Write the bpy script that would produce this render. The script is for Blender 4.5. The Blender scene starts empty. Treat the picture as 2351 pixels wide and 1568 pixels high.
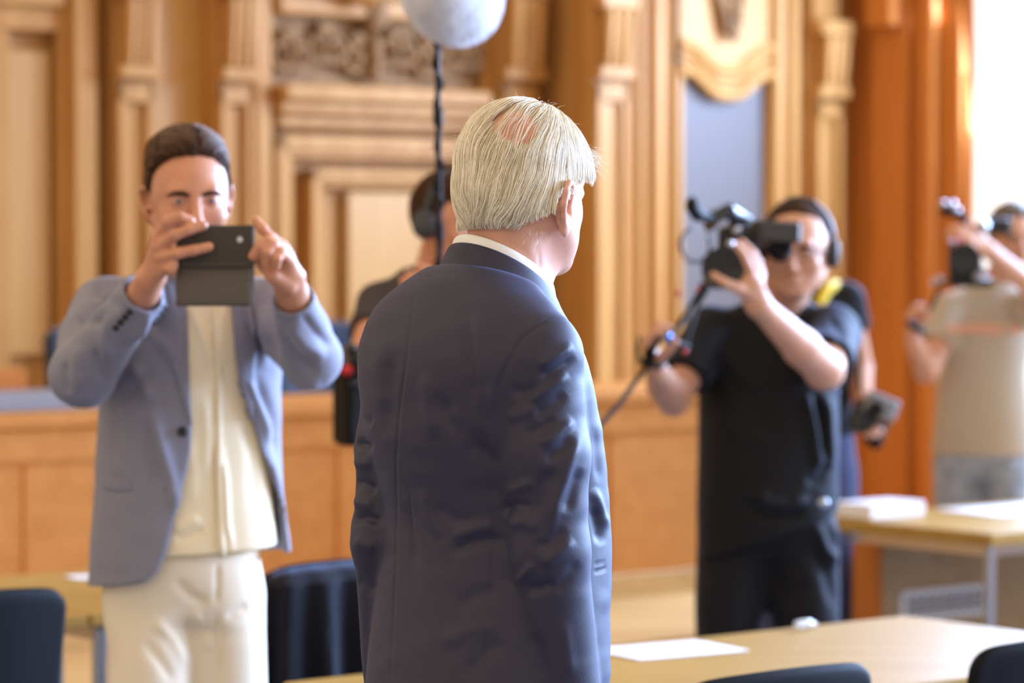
import bpy, math, random
import numpy as np
from mathutils import Vector, Matrix

random.seed(7)
rng = np.random.default_rng(11)
scn = bpy.context.scene
COL = scn.collection

# ------------------------------------------------------------------ camera
FPX, CX, CY, HORIZ, EYE = 7000.0, 1175.5, 784.0, 560.0, 1.67
PITCH = math.atan((CY - HORIZ) / FPX)
cam_d = bpy.data.cameras.new('camera')
cam = bpy.data.objects.new('camera', cam_d)
COL.objects.link(cam)
cam_d.sensor_width = 36.0
cam_d.lens = FPX / 2351.0 * 36.0
cam_d.clip_start = 0.1
cam_d.clip_end = 200
cam.location = (0, 0, EYE)
cam.rotation_euler = (math.pi / 2 - PITCH, 0, 0)
cam_d.dof.use_dof = True
cam_d.dof.focus_distance = 4.36
cam_d.dof.aperture_fstop = 3.7
scn.camera = cam

# ------------------------------------------------------------------ exposure
scn.view_settings.view_transform = 'Standard'
scn.view_settings.look = 'None'
scn.view_settings.gamma = 1.0
scn.view_settings.use_curve_mapping = False
scn.view_settings.exposure = 0.0

# ------------------------------------------------------------------ room frame: u runs along the rear wall, n points from it into the room
TH = math.radians(38.4)
U = np.array([math.cos(TH), math.sin(TH), 0.0])
N = np.array([math.sin(TH), -math.cos(TH), 0.0])
Z = np.array([0, 0, 1.0])
W0 = np.array([-3.186, 11.98, 0.0])          # a point on the rear wall line
def W(a, b, z=0.0):                            # along wall, out into the room, up
    return W0 + U * a + N * b + Z * z
def wall_a(px, b=0.0):                         # where the view column px meets the line b in front of the rear wall
    r = (px - CX) / FPX
    o = W0 + N * b
    return (r * o[1] - o[0]) / (U[0] - r * U[1])
PB = .42                                       # how far the carved bay beside the windows stands out from the rear wall
CORNER_A = wall_a(1950, PB)

# ------------------------------------------------------------------ world: soft light of the rest of the hall
wd = bpy.data.worlds.new('world'); scn.world = wd; wd.use_nodes = True
wn = wd.node_tree; wn.nodes.clear()
wo = wn.nodes.new('ShaderNodeOutputWorld'); wb = wn.nodes.new('ShaderNodeBackground')
tc = wn.nodes.new('ShaderNodeTexCoord'); vm = wn.nodes.new('ShaderNodeVectorMath'); vm.operation = 'DOT_PRODUCT'
vm.inputs[1].default_value = (0.92, 0.1, 0.25)
wr = wn.nodes.new('ShaderNodeValToRGB')
mr = wn.nodes.new('ShaderNodeMapRange')
mr.inputs['From Min'].default_value = -1; mr.inputs['From Max'].default_value = 1
wn.links.new(tc.outputs['Generated'], vm.inputs[0])
wn.links.new(vm.outputs['Value'], mr.inputs['Value'])
wn.links.new(mr.outputs['Result'], wr.inputs['Fac'])
wr.color_ramp.elements[0].position = 0.1; wr.color_ramp.elements[0].color = (1.15, 0.92, 0.66, 1)
wr.color_ramp.elements[1].position = 0.95; wr.color_ramp.elements[1].color = (1.0, 0.85, 0.68, 1)
wn.links.new(wr.outputs['Color'], wb.inputs['Color'])
wb.inputs['Strength'].default_value = 1.02
wn.links.new(wb.outputs['Background'], wo.inputs['Surface'])

# ------------------------------------------------------------------ daylight: tall windows in the side wall
def area_light(name, loc, direction, sx, sy, power, color):
    l = bpy.data.lights.new(name, 'AREA'); l.shape = 'RECTANGLE'; l.size = sx; l.size_y = sy
    l.energy = power; l.color = color
    o = bpy.data.objects.new(name, l); COL.objects.link(o)
    o.location = loc
    o.rotation_euler = Vector(direction).to_track_quat('-Z', 'Z').to_euler()
    return o
def side_s(px):                                # distance from the corner along the side wall at that view column
    r = (px - CX) / FPX; o = W0 + U * CORNER_A
    return (r * o[1] - o[0]) / (N[0] - r * N[1])
WS0 = side_s(2207)
WIN_S = [(WS0, WS0 + 2.75), (WS0 + 3.65, WS0 + 6.35), (WS0 + 7.25, WS0 + 9.95), (WS0 + 10.85, WS0 + 13.55)]        # glass stretches of the side wall; the last, unseen, is added for side light
WIN_Z = (0.35, 4.4)
def SW(s, out=0.0, z=0.0):                             # point on the side wall, s from the corner; out = into the room
    return W(CORNER_A, 0) + N * s - U * out + Z * z
for i, (s0, s1) in enumerate(WIN_S):
    wl = area_light('window_daylight', SW((s0 + s1) / 2, -0.045, sum(WIN_Z) / 2), -U - 0.12 * Z, s1 - s0 - 0.1, WIN_Z[1] - WIN_Z[0] - 0.1,
               (1300, 1150, 1200, 1450)[i], (0.40, 0.60, 1.0))
    if i: wl.data.spread = math.radians(105)      # beams narrowed to favour the people and spare the rear wall

# ================================================================== tools
def at(px, py, Y):
    x = (px - CX) / FPX; y = (CY - py) / FPX
    d = np.array([x, math.cos(PITCH) + y * math.sin(PITCH), -math.sin(PITCH) + y * math.cos(PITCH)])
    return np.array([0, 0, EYE]) + d * (Y / d[1])
def proj(P):
    P = np.asarray(P) - np.array([0, 0, EYE])
    f = P[:, 1] * math.cos(PITCH) - P[:, 2] * math.sin(PITCH)
    up = P[:, 1] * math.sin(PITCH) + P[:, 2] * math.cos(PITCH)
    return np.stack([CX + FPX * P[:, 0] / f, CY - FPX * up / f], 1)
def nrm(v):
    v = np.asarray(v, float); return v / (np.linalg.norm(v) + 1e-12)

def tag(o, label=None, cat=None, group=None, kind=None):
    if label: o['label'] = label
    if cat: o['category'] = cat
    if group: o['group'] = group
    if kind: o['kind'] = kind
    return o
def thing(name, loc, label, cat, group=None, rotz=0.0):
    o = bpy.data.objects.new(name, None); COL.objects.link(o)
    o.empty_display_size = 0.1
    o.location = loc; o.rotation_euler = (0, 0, rotz)
    return tag(o, label, cat, group)

def origin_of(parent):
    p = np.zeros(3)
    while parent is not None:
        p += np.array(parent.location); parent = parent.parent
    return p
def mesh_obj(name, V, F, mat, parent=None, smooth=False, local=False, angle=None):
    """V world coordinates unless local; parents of world-built meshes are never rotated."""
    V = np.asarray(V, float).reshape(-1, 3)
    if parent is not None and not local:
        V = V - origin_of(parent)
    me = bpy.data.meshes.new(name)
    if isinstance(F, np.ndarray):
        nf, k = F.shape
        me.vertices.add(len(V)); me.vertices.foreach_set('co', V.astype(np.float32).ravel())
        me.loops.add(nf * k); me.loops.foreach_set('vertex_index', F.astype(np.int32).ravel())
        me.polygons.add(nf); me.polygons.foreach_set('loop_start', np.arange(0, nf * k, k, dtype=np.int32))
        me.update(calc_edges=True)
    else:
        me.from_pydata([tuple(v) for v in V], [], F)
        me.update()
    me.validate()
    if smooth:
        me.polygons.foreach_set('use_smooth', np.ones(len(me.polygons), bool))
        if angle is not None:
            me.set_sharp_from_angle(angle=angle)
    mats = mat if isinstance(mat, (list, tuple)) else [mat]
    for m in mats: me.materials.append(m)
    o = bpy.data.objects.new(name, me); COL.objects.link(o)
    if parent is not None: o.parent = parent
    return o

class MB:
    """collects simple shapes into one mesh"""
    def __init__(s): s.V = []; s.F = []; s.sm = []
    def add(s, V, F, smooth=False):
        k = len(s.V); s.V += [tuple(v) for v in V]; s.F += [tuple(i + k for i in f) for f in F]; s.sm += [smooth] * len(F)
    def box(s, c, size, ax=None, bev=0.0):
        c = np.asarray(c, float); hx, hy, hz = [q / 2 for q in size]
        A = np.array(ax) if ax is not None else np.eye(3)
        b = min(bev, hx * .9, hy * .9, hz * .9)
        if b <= 0:
            P = [(x, y, z) for z in (-hz, hz) for (x, y) in ((-hx, -hy), (hx, -hy), (hx, hy), (-hx, hy))]
            F = [(0, 3, 2, 1), (4, 5, 6, 7), (0, 1, 5, 4), (1, 2, 6, 5), (2, 3, 7, 6), (3, 0, 4, 7)]
        else:
            P = []
            def ring(z, k):
                x, y = hx - k, hy - k; q = b
                return [(-x + q, -y, z), (x - q, -y, z), (x, -y + q, z), (x, y - q, z), (x - q, y, z), (-x + q, y, z), (-x, y - q, z), (-x, -y + q, z)]
            rs = [ring(-hz, b * .6), ring(-hz + b * .6, 0), ring(hz - b * .6, 0), ring(hz, b * .6)]
            for r in rs: P += r
            F = [tuple(reversed(range(8))), tuple(range(24, 32))]
            for k in range(3):
                for i in range(8):
                    j = (i + 1) % 8; F.append((k * 8 + i, k * 8 + j, k * 8 + 8 + j, k * 8 + 8 + i))
        s.add([c + A[0] * p[0] + A[1] * p[1] + A[2] * p[2] for p in P], F)
    def wbox(s, a0, a1, b0, b1, z0, z1, bev=0.0):          # box in the wall frame
        s.box(W((a0 + a1) / 2, (b0 + b1) / 2, (z0 + z1) / 2), (abs(a1 - a0), abs(b1 - b0), abs(z1 - z0)), (U, N, Z), bev)
    def tube(s, pts, r, seg=10, caps=True, squash=None):
        pts = [np.asarray(p, float) for p in pts]; n = len(pts)
        rr = r if hasattr(r, '__len__') else [r] * n
        V = []; F = []; prev = None
        for i, p in enumerate(pts):
            t = nrm(pts[min(i + 1, n - 1)] - pts[max(i - 1, 0)])
            if prev is None:
                ref = Z if abs(t[2]) < .9 else np.array([1.0, 0, 0]); x = nrm(np.cross(ref, t))
            else:
                x = nrm(prev - t * np.dot(prev, t))
            prev = x; y = np.cross(t, x)
            for k in range(seg):
                a = 2 * math.pi * k / seg; V.append(p + (x * math.cos(a) + y * math.sin(a)) * rr[i])
        for i in range(n - 1):
            for k in range(seg):
                j = (k + 1) % seg; F.append((i * seg + k, i * seg + j, (i + 1) * seg + j, (i + 1) * seg + k))
        if caps:
            F.append(tuple(reversed(range(seg)))); F.append(tuple((n - 1) * seg + k for k in range(seg)))
        s.add(V, F, True)
    def lathe(s, c, axis, prof, seg=24):                    # prof: (distance along axis, radius)
        c = np.asarray(c, float); ax = nrm(axis)
        s.tube([c + ax * p[0] for p in prof], [max(p[1], 1e-4) for p in prof], seg)
    def grid(s, P, close_u=False, smooth=True):             # P [i][j] points
        P = np.asarray(P, float); nu, nv = P.shape[:2]
        F = []
        for i in range(nu if close_u else nu - 1):
            for j in range(nv - 1):
                i2 = (i + 1) % nu; F.append((i * nv + j, i2 * nv + j, i2 * nv + j + 1, i * nv + j + 1))
        s.add(P.reshape(-1, 3), F, smooth)
    def ball(s, c, r, seg=16, ax=None):
        r = r if hasattr(r, '__len__') else (r, r, r); A = np.array(ax) if ax is not None else np.eye(3)
        P = []
        for i in range(seg):
            row = []
            for j in range(seg // 2 + 1):
                t = math.pi * j / (seg // 2); a = 2 * math.pi * i / seg
                q = (math.sin(t) * math.cos(a) * r[0], math.sin(t) * math.sin(a) * r[1], math.cos(t) * r[2])
                row.append(np.asarray(c) + A[0] * q[0] + A[1] * q[1] + A[2] * q[2])
            P.append(row)
        s.grid(P, close_u=True)
    def build(s, name, mat, parent=None, local=False, angle=math.radians(40)):
        o = mesh_obj(name, np.array(s.V), s.F, mat, parent, local=local)
        me = o.data
        if any(s.sm) and len(s.sm) == len(me.polygons):
            me.polygons.foreach_set('use_smooth', np.array(s.sm, bool)); me.set_sharp_from_angle(angle=angle)
        return o
def solidify(o, t, offset=0.0):
    m = o.modifiers.new('solidify', 'SOLIDIFY'); m.thickness = t; m.offset = offset; return o
def subsurf(o, l=1):
    m = o.modifiers.new('subsurf', 'SUBSURF'); m.levels = l; m.render_levels = l; return o

# ------------------------------------------------------------------ materials
MATS = {}
def mat(name, color, rough=0.5, metal=0.0, sheen=0.0, sheen_rough=.4, sheen_tint=(1, 1, 1), coat=0.0, spec=0.5, emit=None, estr=0.0,
        noise=None, bump=None, sss=0.0, trans=0.0):
    """noise=(scale, amount, stretch) varies the colour; bump=(scale, strength, stretch)"""
    m = bpy.data.materials.new(name); m.use_nodes = True; nt = m.node_tree
    b = nt.nodes['Principled BSDF']
    b.inputs['Base Color'].default_value = (*color, 1)
    b.inputs['Roughness'].default_value = rough; b.inputs['Metallic'].default_value = metal
    b.inputs['Specular IOR Level'].default_value = spec
    b.inputs['Sheen Weight'].default_value = sheen; b.inputs['Sheen Roughness'].default_value = sheen_rough
    b.inputs['Sheen Tint'].default_value = (*sheen_tint, 1)
    b.inputs['Coat Weight'].default_value = coat
    b.inputs['Transmission Weight'].default_value = trans
    if sss: 
        b.inputs['Subsurface Weight'].default_value = sss; b.inputs['Subsurface Radius'].default_value = (.012, .004, .002); b.inputs['Subsurface Scale'].default_value = 1.0
    if emit: b.inputs['Emission Color'].default_value = (*emit, 1); b.inputs['Emission Strength'].default_value = estr
    tcn = None
    def coords(st):
        nonlocal tcn
        if tcn is None: tcn = nt.nodes.new('ShaderNodeTexCoord')
        mp = nt.nodes.new('ShaderNodeMapping'); mp.inputs['Scale'].default_value = st
        nt.links.new(tcn.outputs['Object'], mp.inputs['Vector']); return mp.outputs['Vector']
    if noise:
        sc, am, st = noise
        t = nt.nodes.new('ShaderNodeTexNoise'); t.inputs['Scale'].default_value = sc; t.inputs['Detail'].default_value = 5
        nt.links.new(coords(st), t.inputs['Vector'])
        r = nt.nodes.new('ShaderNodeValToRGB')
        r.color_ramp.elements[0].position = .3; r.color_ramp.elements[1].position = .7
        r.color_ramp.elements[0].color = (*[c * (1 - am) for c in color], 1); r.color_ramp.elements[1].color = (*[min(1, c * (1 + am)) for c in color], 1)
        nt.links.new(t.outputs['Fac'], r.inputs['Fac']); nt.links.new(r.outputs['Color'], b.inputs['Base Color'])
    if bump:
        sc, stg, st = bump
        t = nt.nodes.new('ShaderNodeTexNoise'); t.inputs['Scale'].default_value = sc; t.inputs['Detail'].default_value = 3
        nt.links.new(coords(st), t.inputs['Vector'])
        bp = nt.nodes.new('ShaderNodeBump'); bp.inputs['Strength'].default_value = stg; bp.inputs['Distance'].default_value = .002
        nt.links.new(t.outputs['Fac'], bp.inputs['Height']); nt.links.new(bp.outputs['Normal'], b.inputs['Normal'])
    MATS[name] = m
    return m
def wood(name, c1, c2, scale=(1, 1, 1), rough=.35, coat=0.0, contrast=1.0, freq=3.0, spec=.4):
    m = mat(name, c1, rough=rough, coat=coat, spec=spec); nt = m.node_tree; b = nt.nodes['Principled BSDF']
    tcn = nt.nodes.new('ShaderNodeTexCoord'); mp = nt.nodes.new('ShaderNodeMapping')
    mp.inputs['Scale'].default_value = scale; mp.inputs['Rotation'].default_value = (0, 0, -TH)
    nt.links.new(tcn.outputs['Object'], mp.inputs['Vector'])
    n1 = nt.nodes.new('ShaderNodeTexNoise'); n1.inputs['Scale'].default_value = freq; n1.inputs['Detail'].default_value = 6; n1.inputs['Distortion'].default_value = .6
    nt.links.new(mp.outputs['Vector'], n1.inputs['Vector'])
    r = nt.nodes.new('ShaderNodeValToRGB'); r.color_ramp.elements[0].position = .28; r.color_ramp.elements[1].position = .72
    r.color_ramp.elements[0].color = (*c2, 1); r.color_ramp.elements[1].color = (*c1, 1)
    nt.links.new(n1.outputs['Fac'], r.inputs['Fac']); nt.links.new(r.outputs['Color'], b.inputs['Base Color'])
    n2 = nt.nodes.new('ShaderNodeTexNoise'); n2.inputs['Scale'].default_value = freq * 9; n2.inputs['Detail'].default_value = 3
    nt.links.new(mp.outputs['Vector'], n2.inputs['Vector'])
    bp = nt.nodes.new('ShaderNodeBump'); bp.inputs['Strength'].default_value = .12; bp.inputs['Distance'].default_value = .002
    nt.links.new(n2.outputs['Fac'], bp.inputs['Height']); nt.links.new(bp.outputs['Normal'], b.inputs['Normal'])
    return m

OAK = wood('oak_panelling', (.60, .315, .10), (.46, .21, .055), (5, 5, .35), rough=.42, spec=.18)
OAKP = wood('oak_panel_field', (.62, .345, .105), (.54, .28, .08), (4, 4, .3), rough=.38)
OAKD = wood('carved_oak', (.46, .27, .12), (.17, .08, .035), (7, 7, 6), rough=.7, spec=.15)
OAKR = wood('side_wall_oak', (.62, .22, .045), (.48, .15, .03), (5, 5, .35), rough=.55, spec=.15)
DESK = wood('desk_beech', (.45, .265, .066), (.375, .21, .045), (.5, 6, 6), rough=.42, spec=.25)
BENCH = wood('bench_beech', (.62, .265, .062), (.53, .205, .042), (.5, 6, 6), rough=.5, spec=.2)
PLINTH = wood('platform_oak', (.62, .39, .15), (.53, .32, .11), (.5, 6, 6), rough=.45)
WPLAST = mat('white_plaster', (.8, .79, .76), rough=.8)
FLOORM = mat('grey_carpet', (.16, .17, .2), rough=.95, noise=(60, .2, (1, 1, 1)))
BLACKP = mat('black_plastic', (.012, .012, .014), rough=.38)
BLACKR = mat('black_rubber', (.009, .008, .008), rough=.7, spec=.2)
CHAIRB = mat('black_chair_shell', (.008, .0075, .009), rough=.7, spec=.15)
CHAIRU = mat('blue_lit_chair_fabric', (.022, .034, .066), rough=.8, sheen=.4)  # blue cast of the light is put into the fabric colour
STEEL = mat('brushed_steel', (.55, .57, .62), rough=.28, metal=1.0)
PAPER = mat('white_paper', (.86, .88, .92), rough=.55)
GLASSY = mat('clear_plastic', (.9, .93, .95), rough=.15, trans=.6)
WINP = mat('bright_window_glass', (.8, .8, .8), rough=.3, emit=(.93, .965, 1.0), estr=1.15)
MESHG = mat('grey_grille_cloth', (.135, .112, .105), rough=.6, noise=(300, .3, (1, 1, 1)))
# ================================================================== the room
def struct(o, kind='structure'):
    o['kind'] = kind; return o
A_L, A_R = -3.0, CORNER_A
aP0 = wall_a(1350, PB)                         # its near-left edge
def zz(py, px, b=0.0):                         # height on the rear wall seen at that picture row
    p = W(wall_a(px, b), b); return EYE - (py - HORIZ) / FPX * p[1]

m = MB(); m.box(W(2, 6, -.05), (26, 26, .1), (U, N, Z)); struct(m.build('floor', FLOORM))
m = MB(); m.box(W((A_L + A_R) / 2, -.12, 2.75), (A_R - A_L + .3, .2, 5.5), (U, N, Z)); struct(m.build('wall_rear', OAK))
# side wall with its windows: oak pier, sill, lintel and piers between
def swbox(mb, s0, s1, o0, o1, z0, z1, bev=0):
    mb.box(SW((s0 + s1) / 2, (o0 + o1) / 2, (z0 + z1) / 2), (abs(s1 - s0), abs(o1 - o0), z1 - z0), (N, -U, Z), bev)
m = MB()
edges = [0] + [q for w in WIN_S for q in w] + [16]
for i in range(0, len(edges), 2): swbox(m, edges[i], edges[i + 1], -.3, 0, 0, 5.5)
for (s0, s1) in WIN_S:
    swbox(m, s0, s1, -.3, 0, 0, WIN_Z[0]); swbox(m, s0, s1, -.3, 0, WIN_Z[1], 5.5)
struct(m.build('wall_side', OAKR))
for i, (s0, s1) in enumerate(WIN_S):
    m = MB(); swbox(m, s0, s1, -.075, -.065, WIN_Z[0], WIN_Z[1])
    pane = struct(m.build('window_%d' % (i + 1), WINP))
    m = MB()
    for q in (s0 + .012, s1 - .012): swbox(m, q - .012, q + .012, -.06, -.03, WIN_Z[0], WIN_Z[1])
    fr = m.build('window_frame', OAKR, pane)
# oak facings on the strip of side wall between corner and window
def trim(name, fn, mt, n=[0]):
    mb = MB(); fn(mb); return struct(mb.build(name, mt))
def f(mb):
    swbox(mb, side_s(2122), side_s(2155), 0, .05, 0, 5.4, .012)
    swbox(mb, side_s(2184), WS0, 0, .012, 0, 5.4, .008)
    swbox(mb, side_s(2010), side_s(2096), 0, .05, 0, 5.4, .01)
    swbox(mb, side_s(2024), side_s(2086), .05, .13, zz(140, 2060) + .1, zz(30, 2060) + .1, .015)
    swbox(mb, side_s(2010), side_s(2096), .05, .15, zz(22, 2060) + .12, 5.4, .015)
trim('trim_1', f, OAKR)

# ---- rear wall, panelling read from left to right
def vstrip(mb, px0, px1, b0, b1, z0=.9, z1=5.4, bev=.012):
    mb.wbox(wall_a(px0, b1), wall_a(px1, b1), b0, b1, z0, z1, bev)
def frame(mb, px0, px1, z0, z1, b0, b1, w=.05, step=.02):
    a0, a1 = wall_a(px0, b1), wall_a(px1, b1)
    for k in range(2):
        q = k * w * .5; bb = b1 - k * step
        mb.wbox(a0 + q, a0 + q + w, b0, bb, z0 + q, z1 - q, .01); mb.wbox(a1 - q - w, a1 - q, b0, bb, z0 + q, z1 - q, .01)
        mb.wbox(a0 + q, a1 - q, b0, bb, z1 - q - w, z1 - q, .01); mb.wbox(a0 + q, a1 - q, b0, bb, z0 + q, z0 + q + w, .01)
def pilaster(mb, px0, px1, b0, b1, zc0, zc1):
    a0, a1 = wall_a(px0, b1), wall_a(px1, b1)
    mb.wbox(a0, a1, b0, b1, .9, 5.4, .008)
    w = a1 - a0
    mb.wbox(a0 + .0, a0 + w * .22, b1, b1 + .03, .9, zc0 - .05, .008)        # raised edges leave a sunk field
    mb.wbox(a1 - w * .22, a1, b1, b1 + .03, .9, zc0 - .05, .008)
    mb.wbox(a0, a1, b1, b1 + .03, zc0 - .13, zc0 - .05, .008)
    # console: stepped block with fluted lobes
    mb.wbox(a0 - .015, a1 + .015, b1, b1 + .07, zc0 - .03, zc0 + .03, .012)
    mb.wbox(a0 + .01, a1 - .01, b1, b1 + .055, zc0 + .03, zc1, .02)
    for k in range(3):
        aa = a0 + .01 + (w - .02) * (k + .5) / 3
        mb.tube([W(aa, b1 + .055, zc0 + .03), W(aa, b1 + .062, (zc0 + zc1) / 2), W(aa, b1 + .07, zc1)], [(w - .02) / 7, (w - .02) / 6, (w - .02) / 5.4], 10)
    mb.wbox(a0 - .02, a1 + .02, b1, b1 + .09, zc1, zc1 + .08, .02)

# tall panel at the far end of the wall
m = MB()
m.wbox(A_L, wall_a(0) + .02, 0, .05, .9, 5.4)
zt = zz(75, 80)
m.wbox(A_L, wall_a(165, .06), 0, .06, zt, zt + .10, .015)
m.wbox(A_L, wall_a(165, .09), 0, .09, zt + .10, zt + .18, .02)
vstrip(m, 140, 168, 0, .07); vstrip(m, 172, 228, 0, .12); vstrip(m, 232, 262, 0, .03)
struct(m.build('trim_2', OAK))
m = MB()
m.wbox(wall_a(-220), wall_a(118, .02), 0, .02, 1.2, zt - .08, .02); struct(m.build('trim_3', OAKP))
zc = zz(172, 300); zc1 = zz(8, 300)
m = MB(); pilaster(m, 266, 348, 0, .14, zc, zc1)
pilaster(m, 500, 574, 0, .14, zz(178, 540), zz(8, 540))
vstrip(m, 476, 498, 0, .05); vstrip(m, 586, 628, 0, .10); vstrip(m, 1110, 1132, 0, .08)
m.wbox(A_L, aP0, 0, .22, 3.0, 3.12, .02)
struct(m.build('trim_4', OAK))
# flat field between the two pilasters
m = MB(); vstrip(m, 352, 474, 0, .018, 1.2, 5.4); struct(m.build('trim_5', OAKP))
# the middle bay: carved frieze, cornice and nested frames
zf0, zf1 = zz(205, 870, .05), zz(48, 870, .05)
m = MB()
a0, a1 = wall_a(632, .1), wall_a(1112, .1)
m.wbox(a0, a1, 0, .18, zf0 - .07, zf0 - .0, .02)
m.wbox(a0, a1, 0, .14, zf0 - .13, zf0 - .07, .02)
m.wbox(a0 + .02, a1 - .02, 0, .09, zf0 - .19, zf0 - .13, .02)
m.wbox(a0, a1, 0, .13, zf1, zf1 + .09, .02)
m.wbox(a0, a1, 0, .17, zf1 + .09, zf1 + .35, .02)
struct(m.build('trim_6', OAK))
m = MB()
frame(m, 636, 1108, 1.0, zf0 - .22, 0, .10, .07)
frame(m, 716, 1100, 1.05, zz(388, 740, .06), 0, .075, .055)
struct(m.build('trim_7', OAK))
m = MB(); m.wbox(wall_a(795, .03), wall_a(1075, .03), 0, .035, 1.1, zz(440, 800), .025); struct(m.build('trim_8', OAKP))
# carved foliage frieze
m = MB(); m.wbox(a0 + .01, a1 - .01, 0, .04, zf0, zf1)
def scroll(mb, c_a, c_z, r, turns, sgn, b=.07, rad=.016):
    P = []
    for k in range(26):
        t = k / 25; ang = sgn * (t * turns * 2 * math.pi) + math.pi / 2; rr = r * (1 - .82 * t)
        P.append(W(c_a + rr * math.cos(ang), b + .03 * t, c_z + rr * math.sin(ang)))
    mb.tube(P, [rad * (1.2 - .6 * k / 25) for k in range(26)], 8)
    mb.ball(P[-1], rad * 1.5, 10)
R2 = random.Random(3)
w = (a1 - a0); zc_ = (zf0 + zf1) / 2; hf = (zf1 - zf0) / 2
for k in range(6):
    ca = a0 + w * (k + .5) / 6
    for sg in (-1, 1):
        scroll(m, ca + sg * w / 26, zc_ + (.15 if (k % 2) else -.1) * hf, hf * .62, 1.4, sg)
    for q in range(7):
        ang = math.pi * q / 6
        c = W(ca + math.cos(ang) * w / 15, .06, zc_ - hf * .35 + math.sin(ang) * hf * .75)
        t = nrm(U * math.cos(ang) + Z * math.sin(ang)); s_ = np.cross(N, t)
        m.ball(c, (.05, .018, .022), 8, (t, s_, N))
# the drop boss at its centre
bossa = wall_a(860, .1)
m.ball(W(bossa, .1, zf1 + .02), (.07, .06, .09), 14, (U, N, Z))
m.ball(W(bossa, .09, zc_ - .02), (.035, .05, .12), 14, (U, N, Z))
struct(m.build('trim_9', OAKD))
m = MB()
for q in (-1, 0, 1): m.ball(W(bossa - .12 + q * .05, .20, zf1 + .10 + .02 * abs(q)), (.035, .05, .07), 12, (U, N, Z))
m.ball(W(bossa - .12, .2, zf1 + .2), (.07, .06, .07), 12, (U, N, Z))
struct(m.build('trim_10', OAK))
# right of the bay: double pilaster before the pier
m = MB(); pilaster(m, 1148, 1232, 0, .16, zz(178, 1190), zz(10, 1190)); vstrip(m, 1236, 1258, 0, .06)
struct(m.build('trim_11', OAK))

# ---- projecting carved bay beside the windows
m = MB(); m.wbox(aP0, A_R, 0, PB, 0, 5.4, .01); struct(m.build('wall_bay', OAK))
def pst(mb, px0, px1, d0, d1, z0=.9, z1=5.4, bev=.012):
    mb.wbox(wall_a(px0, PB + d1), wall_a(px1, PB + d1), PB + d0, PB + d1, z0, z1, bev)
m = MB()
pilaster(m, 1362, 1436, PB, PB + .08, zz(172, 1400, PB), zz(30, 1400, PB))
pilaster(m, 1868, 1928, PB, PB + .08, zz(216, 1895, PB), zz(90, 1895, PB))
for (p0, p1, d) in ((1448, 1462, .03), (1470, 1496, .05), (1505, 1530, .09), (1536, 1548, .05), (1764, 1776, .05), (1782, 1806, .09), (1816, 1838, .05), (1846, 1858, .03)):
    pst(m, p0, p1, 0, d)
struct(m.build('trim_12', OAK))
# grey grille cloth behind an arched opening with a dipping, double-curved head
ga0, ga1 = wall_a(1550, PB + .02), wall_a(1762, PB + .02)
m = MB(); m.wbox(ga0, ga1, PB, PB + .012, 1.05, zz(120, 1650, PB)); struct(m.build('trim_13', MESHG))
m = MB()
gw = ga1 - ga0; zs = zz(165, 1560, PB); zd = zz(222, 1655, PB); ztop = zz(60, 1655, PB)
n_ = 40
def head(t):                                    # ogee: high at the jambs, dipping in the middle
    q = min(1, max(0, (min(t, 1 - t) - .06) / .36)); return zs + (zd - zs) * (q * q * (3 - 2 * q))
low = [(ga0 + gw * k / n_, head(k / n_)) for k in range(n_ + 1)]
V = []; F = []
for (a_, z_) in low:
    V += [W(a_, PB + .05, z_), W(a_, PB + .05, 5.4), W(a_, PB + .0, z_)]
for k in range(n_):
    i = 3 * k; F += [(i, i + 3, i + 4, i + 1), (i + 2, i + 5, i + 3, i)]
m.add(V, F)
for off, rad in ((0.0, .024), (.05, .012), (.085, .012), (.13, .022)):
    m.tube([W(a_, PB + .06, z_ + off) for a_, z_ in low], rad, 8)
for s_ in (ga0, ga1): m.wbox(s_ - .02, s_ + .02, PB, PB + .06, 1.0, zs + .02, .008)
m.wbox(ga0 - .02, ga1 + .02, PB, PB + .08, .95, 1.05, .01)
m.wbox(aP0, A_R, PB, PB + .17, 3.02, 3.16, .02)
struct(m.build('trim_14', OAK))
m = MB()                                        # hanging leaf drop above the arch
ac = (ga0 + ga1) / 2
for k in range(5):
    zc2 = zz(88 - 22 * k, 1640, PB)
    for sg in (-1, 1):
        t = nrm(U * sg * .7 + Z * .7); m.ball(W(ac + sg * (.03 + .012 * k), PB + .09, zc2 + .03), (.05, .016, .02), 8, (t, np.cross(N, t), N))
    m.ball(W(ac, PB + .1, zc2), (.022, .03, .03), 8, (U, N, Z))
struct(m.build('trim_15', OAKD))

# ---- raised platform and the judges' bench on it
BENCHP = np.array([-1.696, 10.1, 0.0])          # front top edge of the bench seen at the frame's side
bB = float(np.dot(BENCHP - W0, N))              # its distance from the rear wall
bA = float(np.dot(BENCHP - W0, U))
PLZ = .30
m = MB(); m.wbox(A_L, A_R - .002, 0.0, bB + .1, 0, PLZ); m.wbox(A_L, 3.02, bB + .1, bB + 1.06, 0, PLZ); struct(m.build('floor_platform', PLINTH))
BT = 1.10
bench = thing('judges_bench', W(bA + 1.6, bB, PLZ), 'long wooden courtroom bench with plain panelled front standing on the platform', 'bench')
b0_, b1_ = A_L + .3, wall_a(1760, bB)
m = MB(); m.wbox(b0_, b1_, bB - .62, bB + .02, BT - .045, BT, .006); m.build('worktop', BENCH, bench)
m = MB(); m.wbox(b0_ + .02, b1_ - .02, bB - .06, bB - .01, PLZ + .0, BT - .16, .004); m.wbox(b0_ + .02, b1_ - .02, bB - .1, bB, BT - .16, BT - .045, .003)
pf = m.build('front_panel', BENCH, bench)
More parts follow.
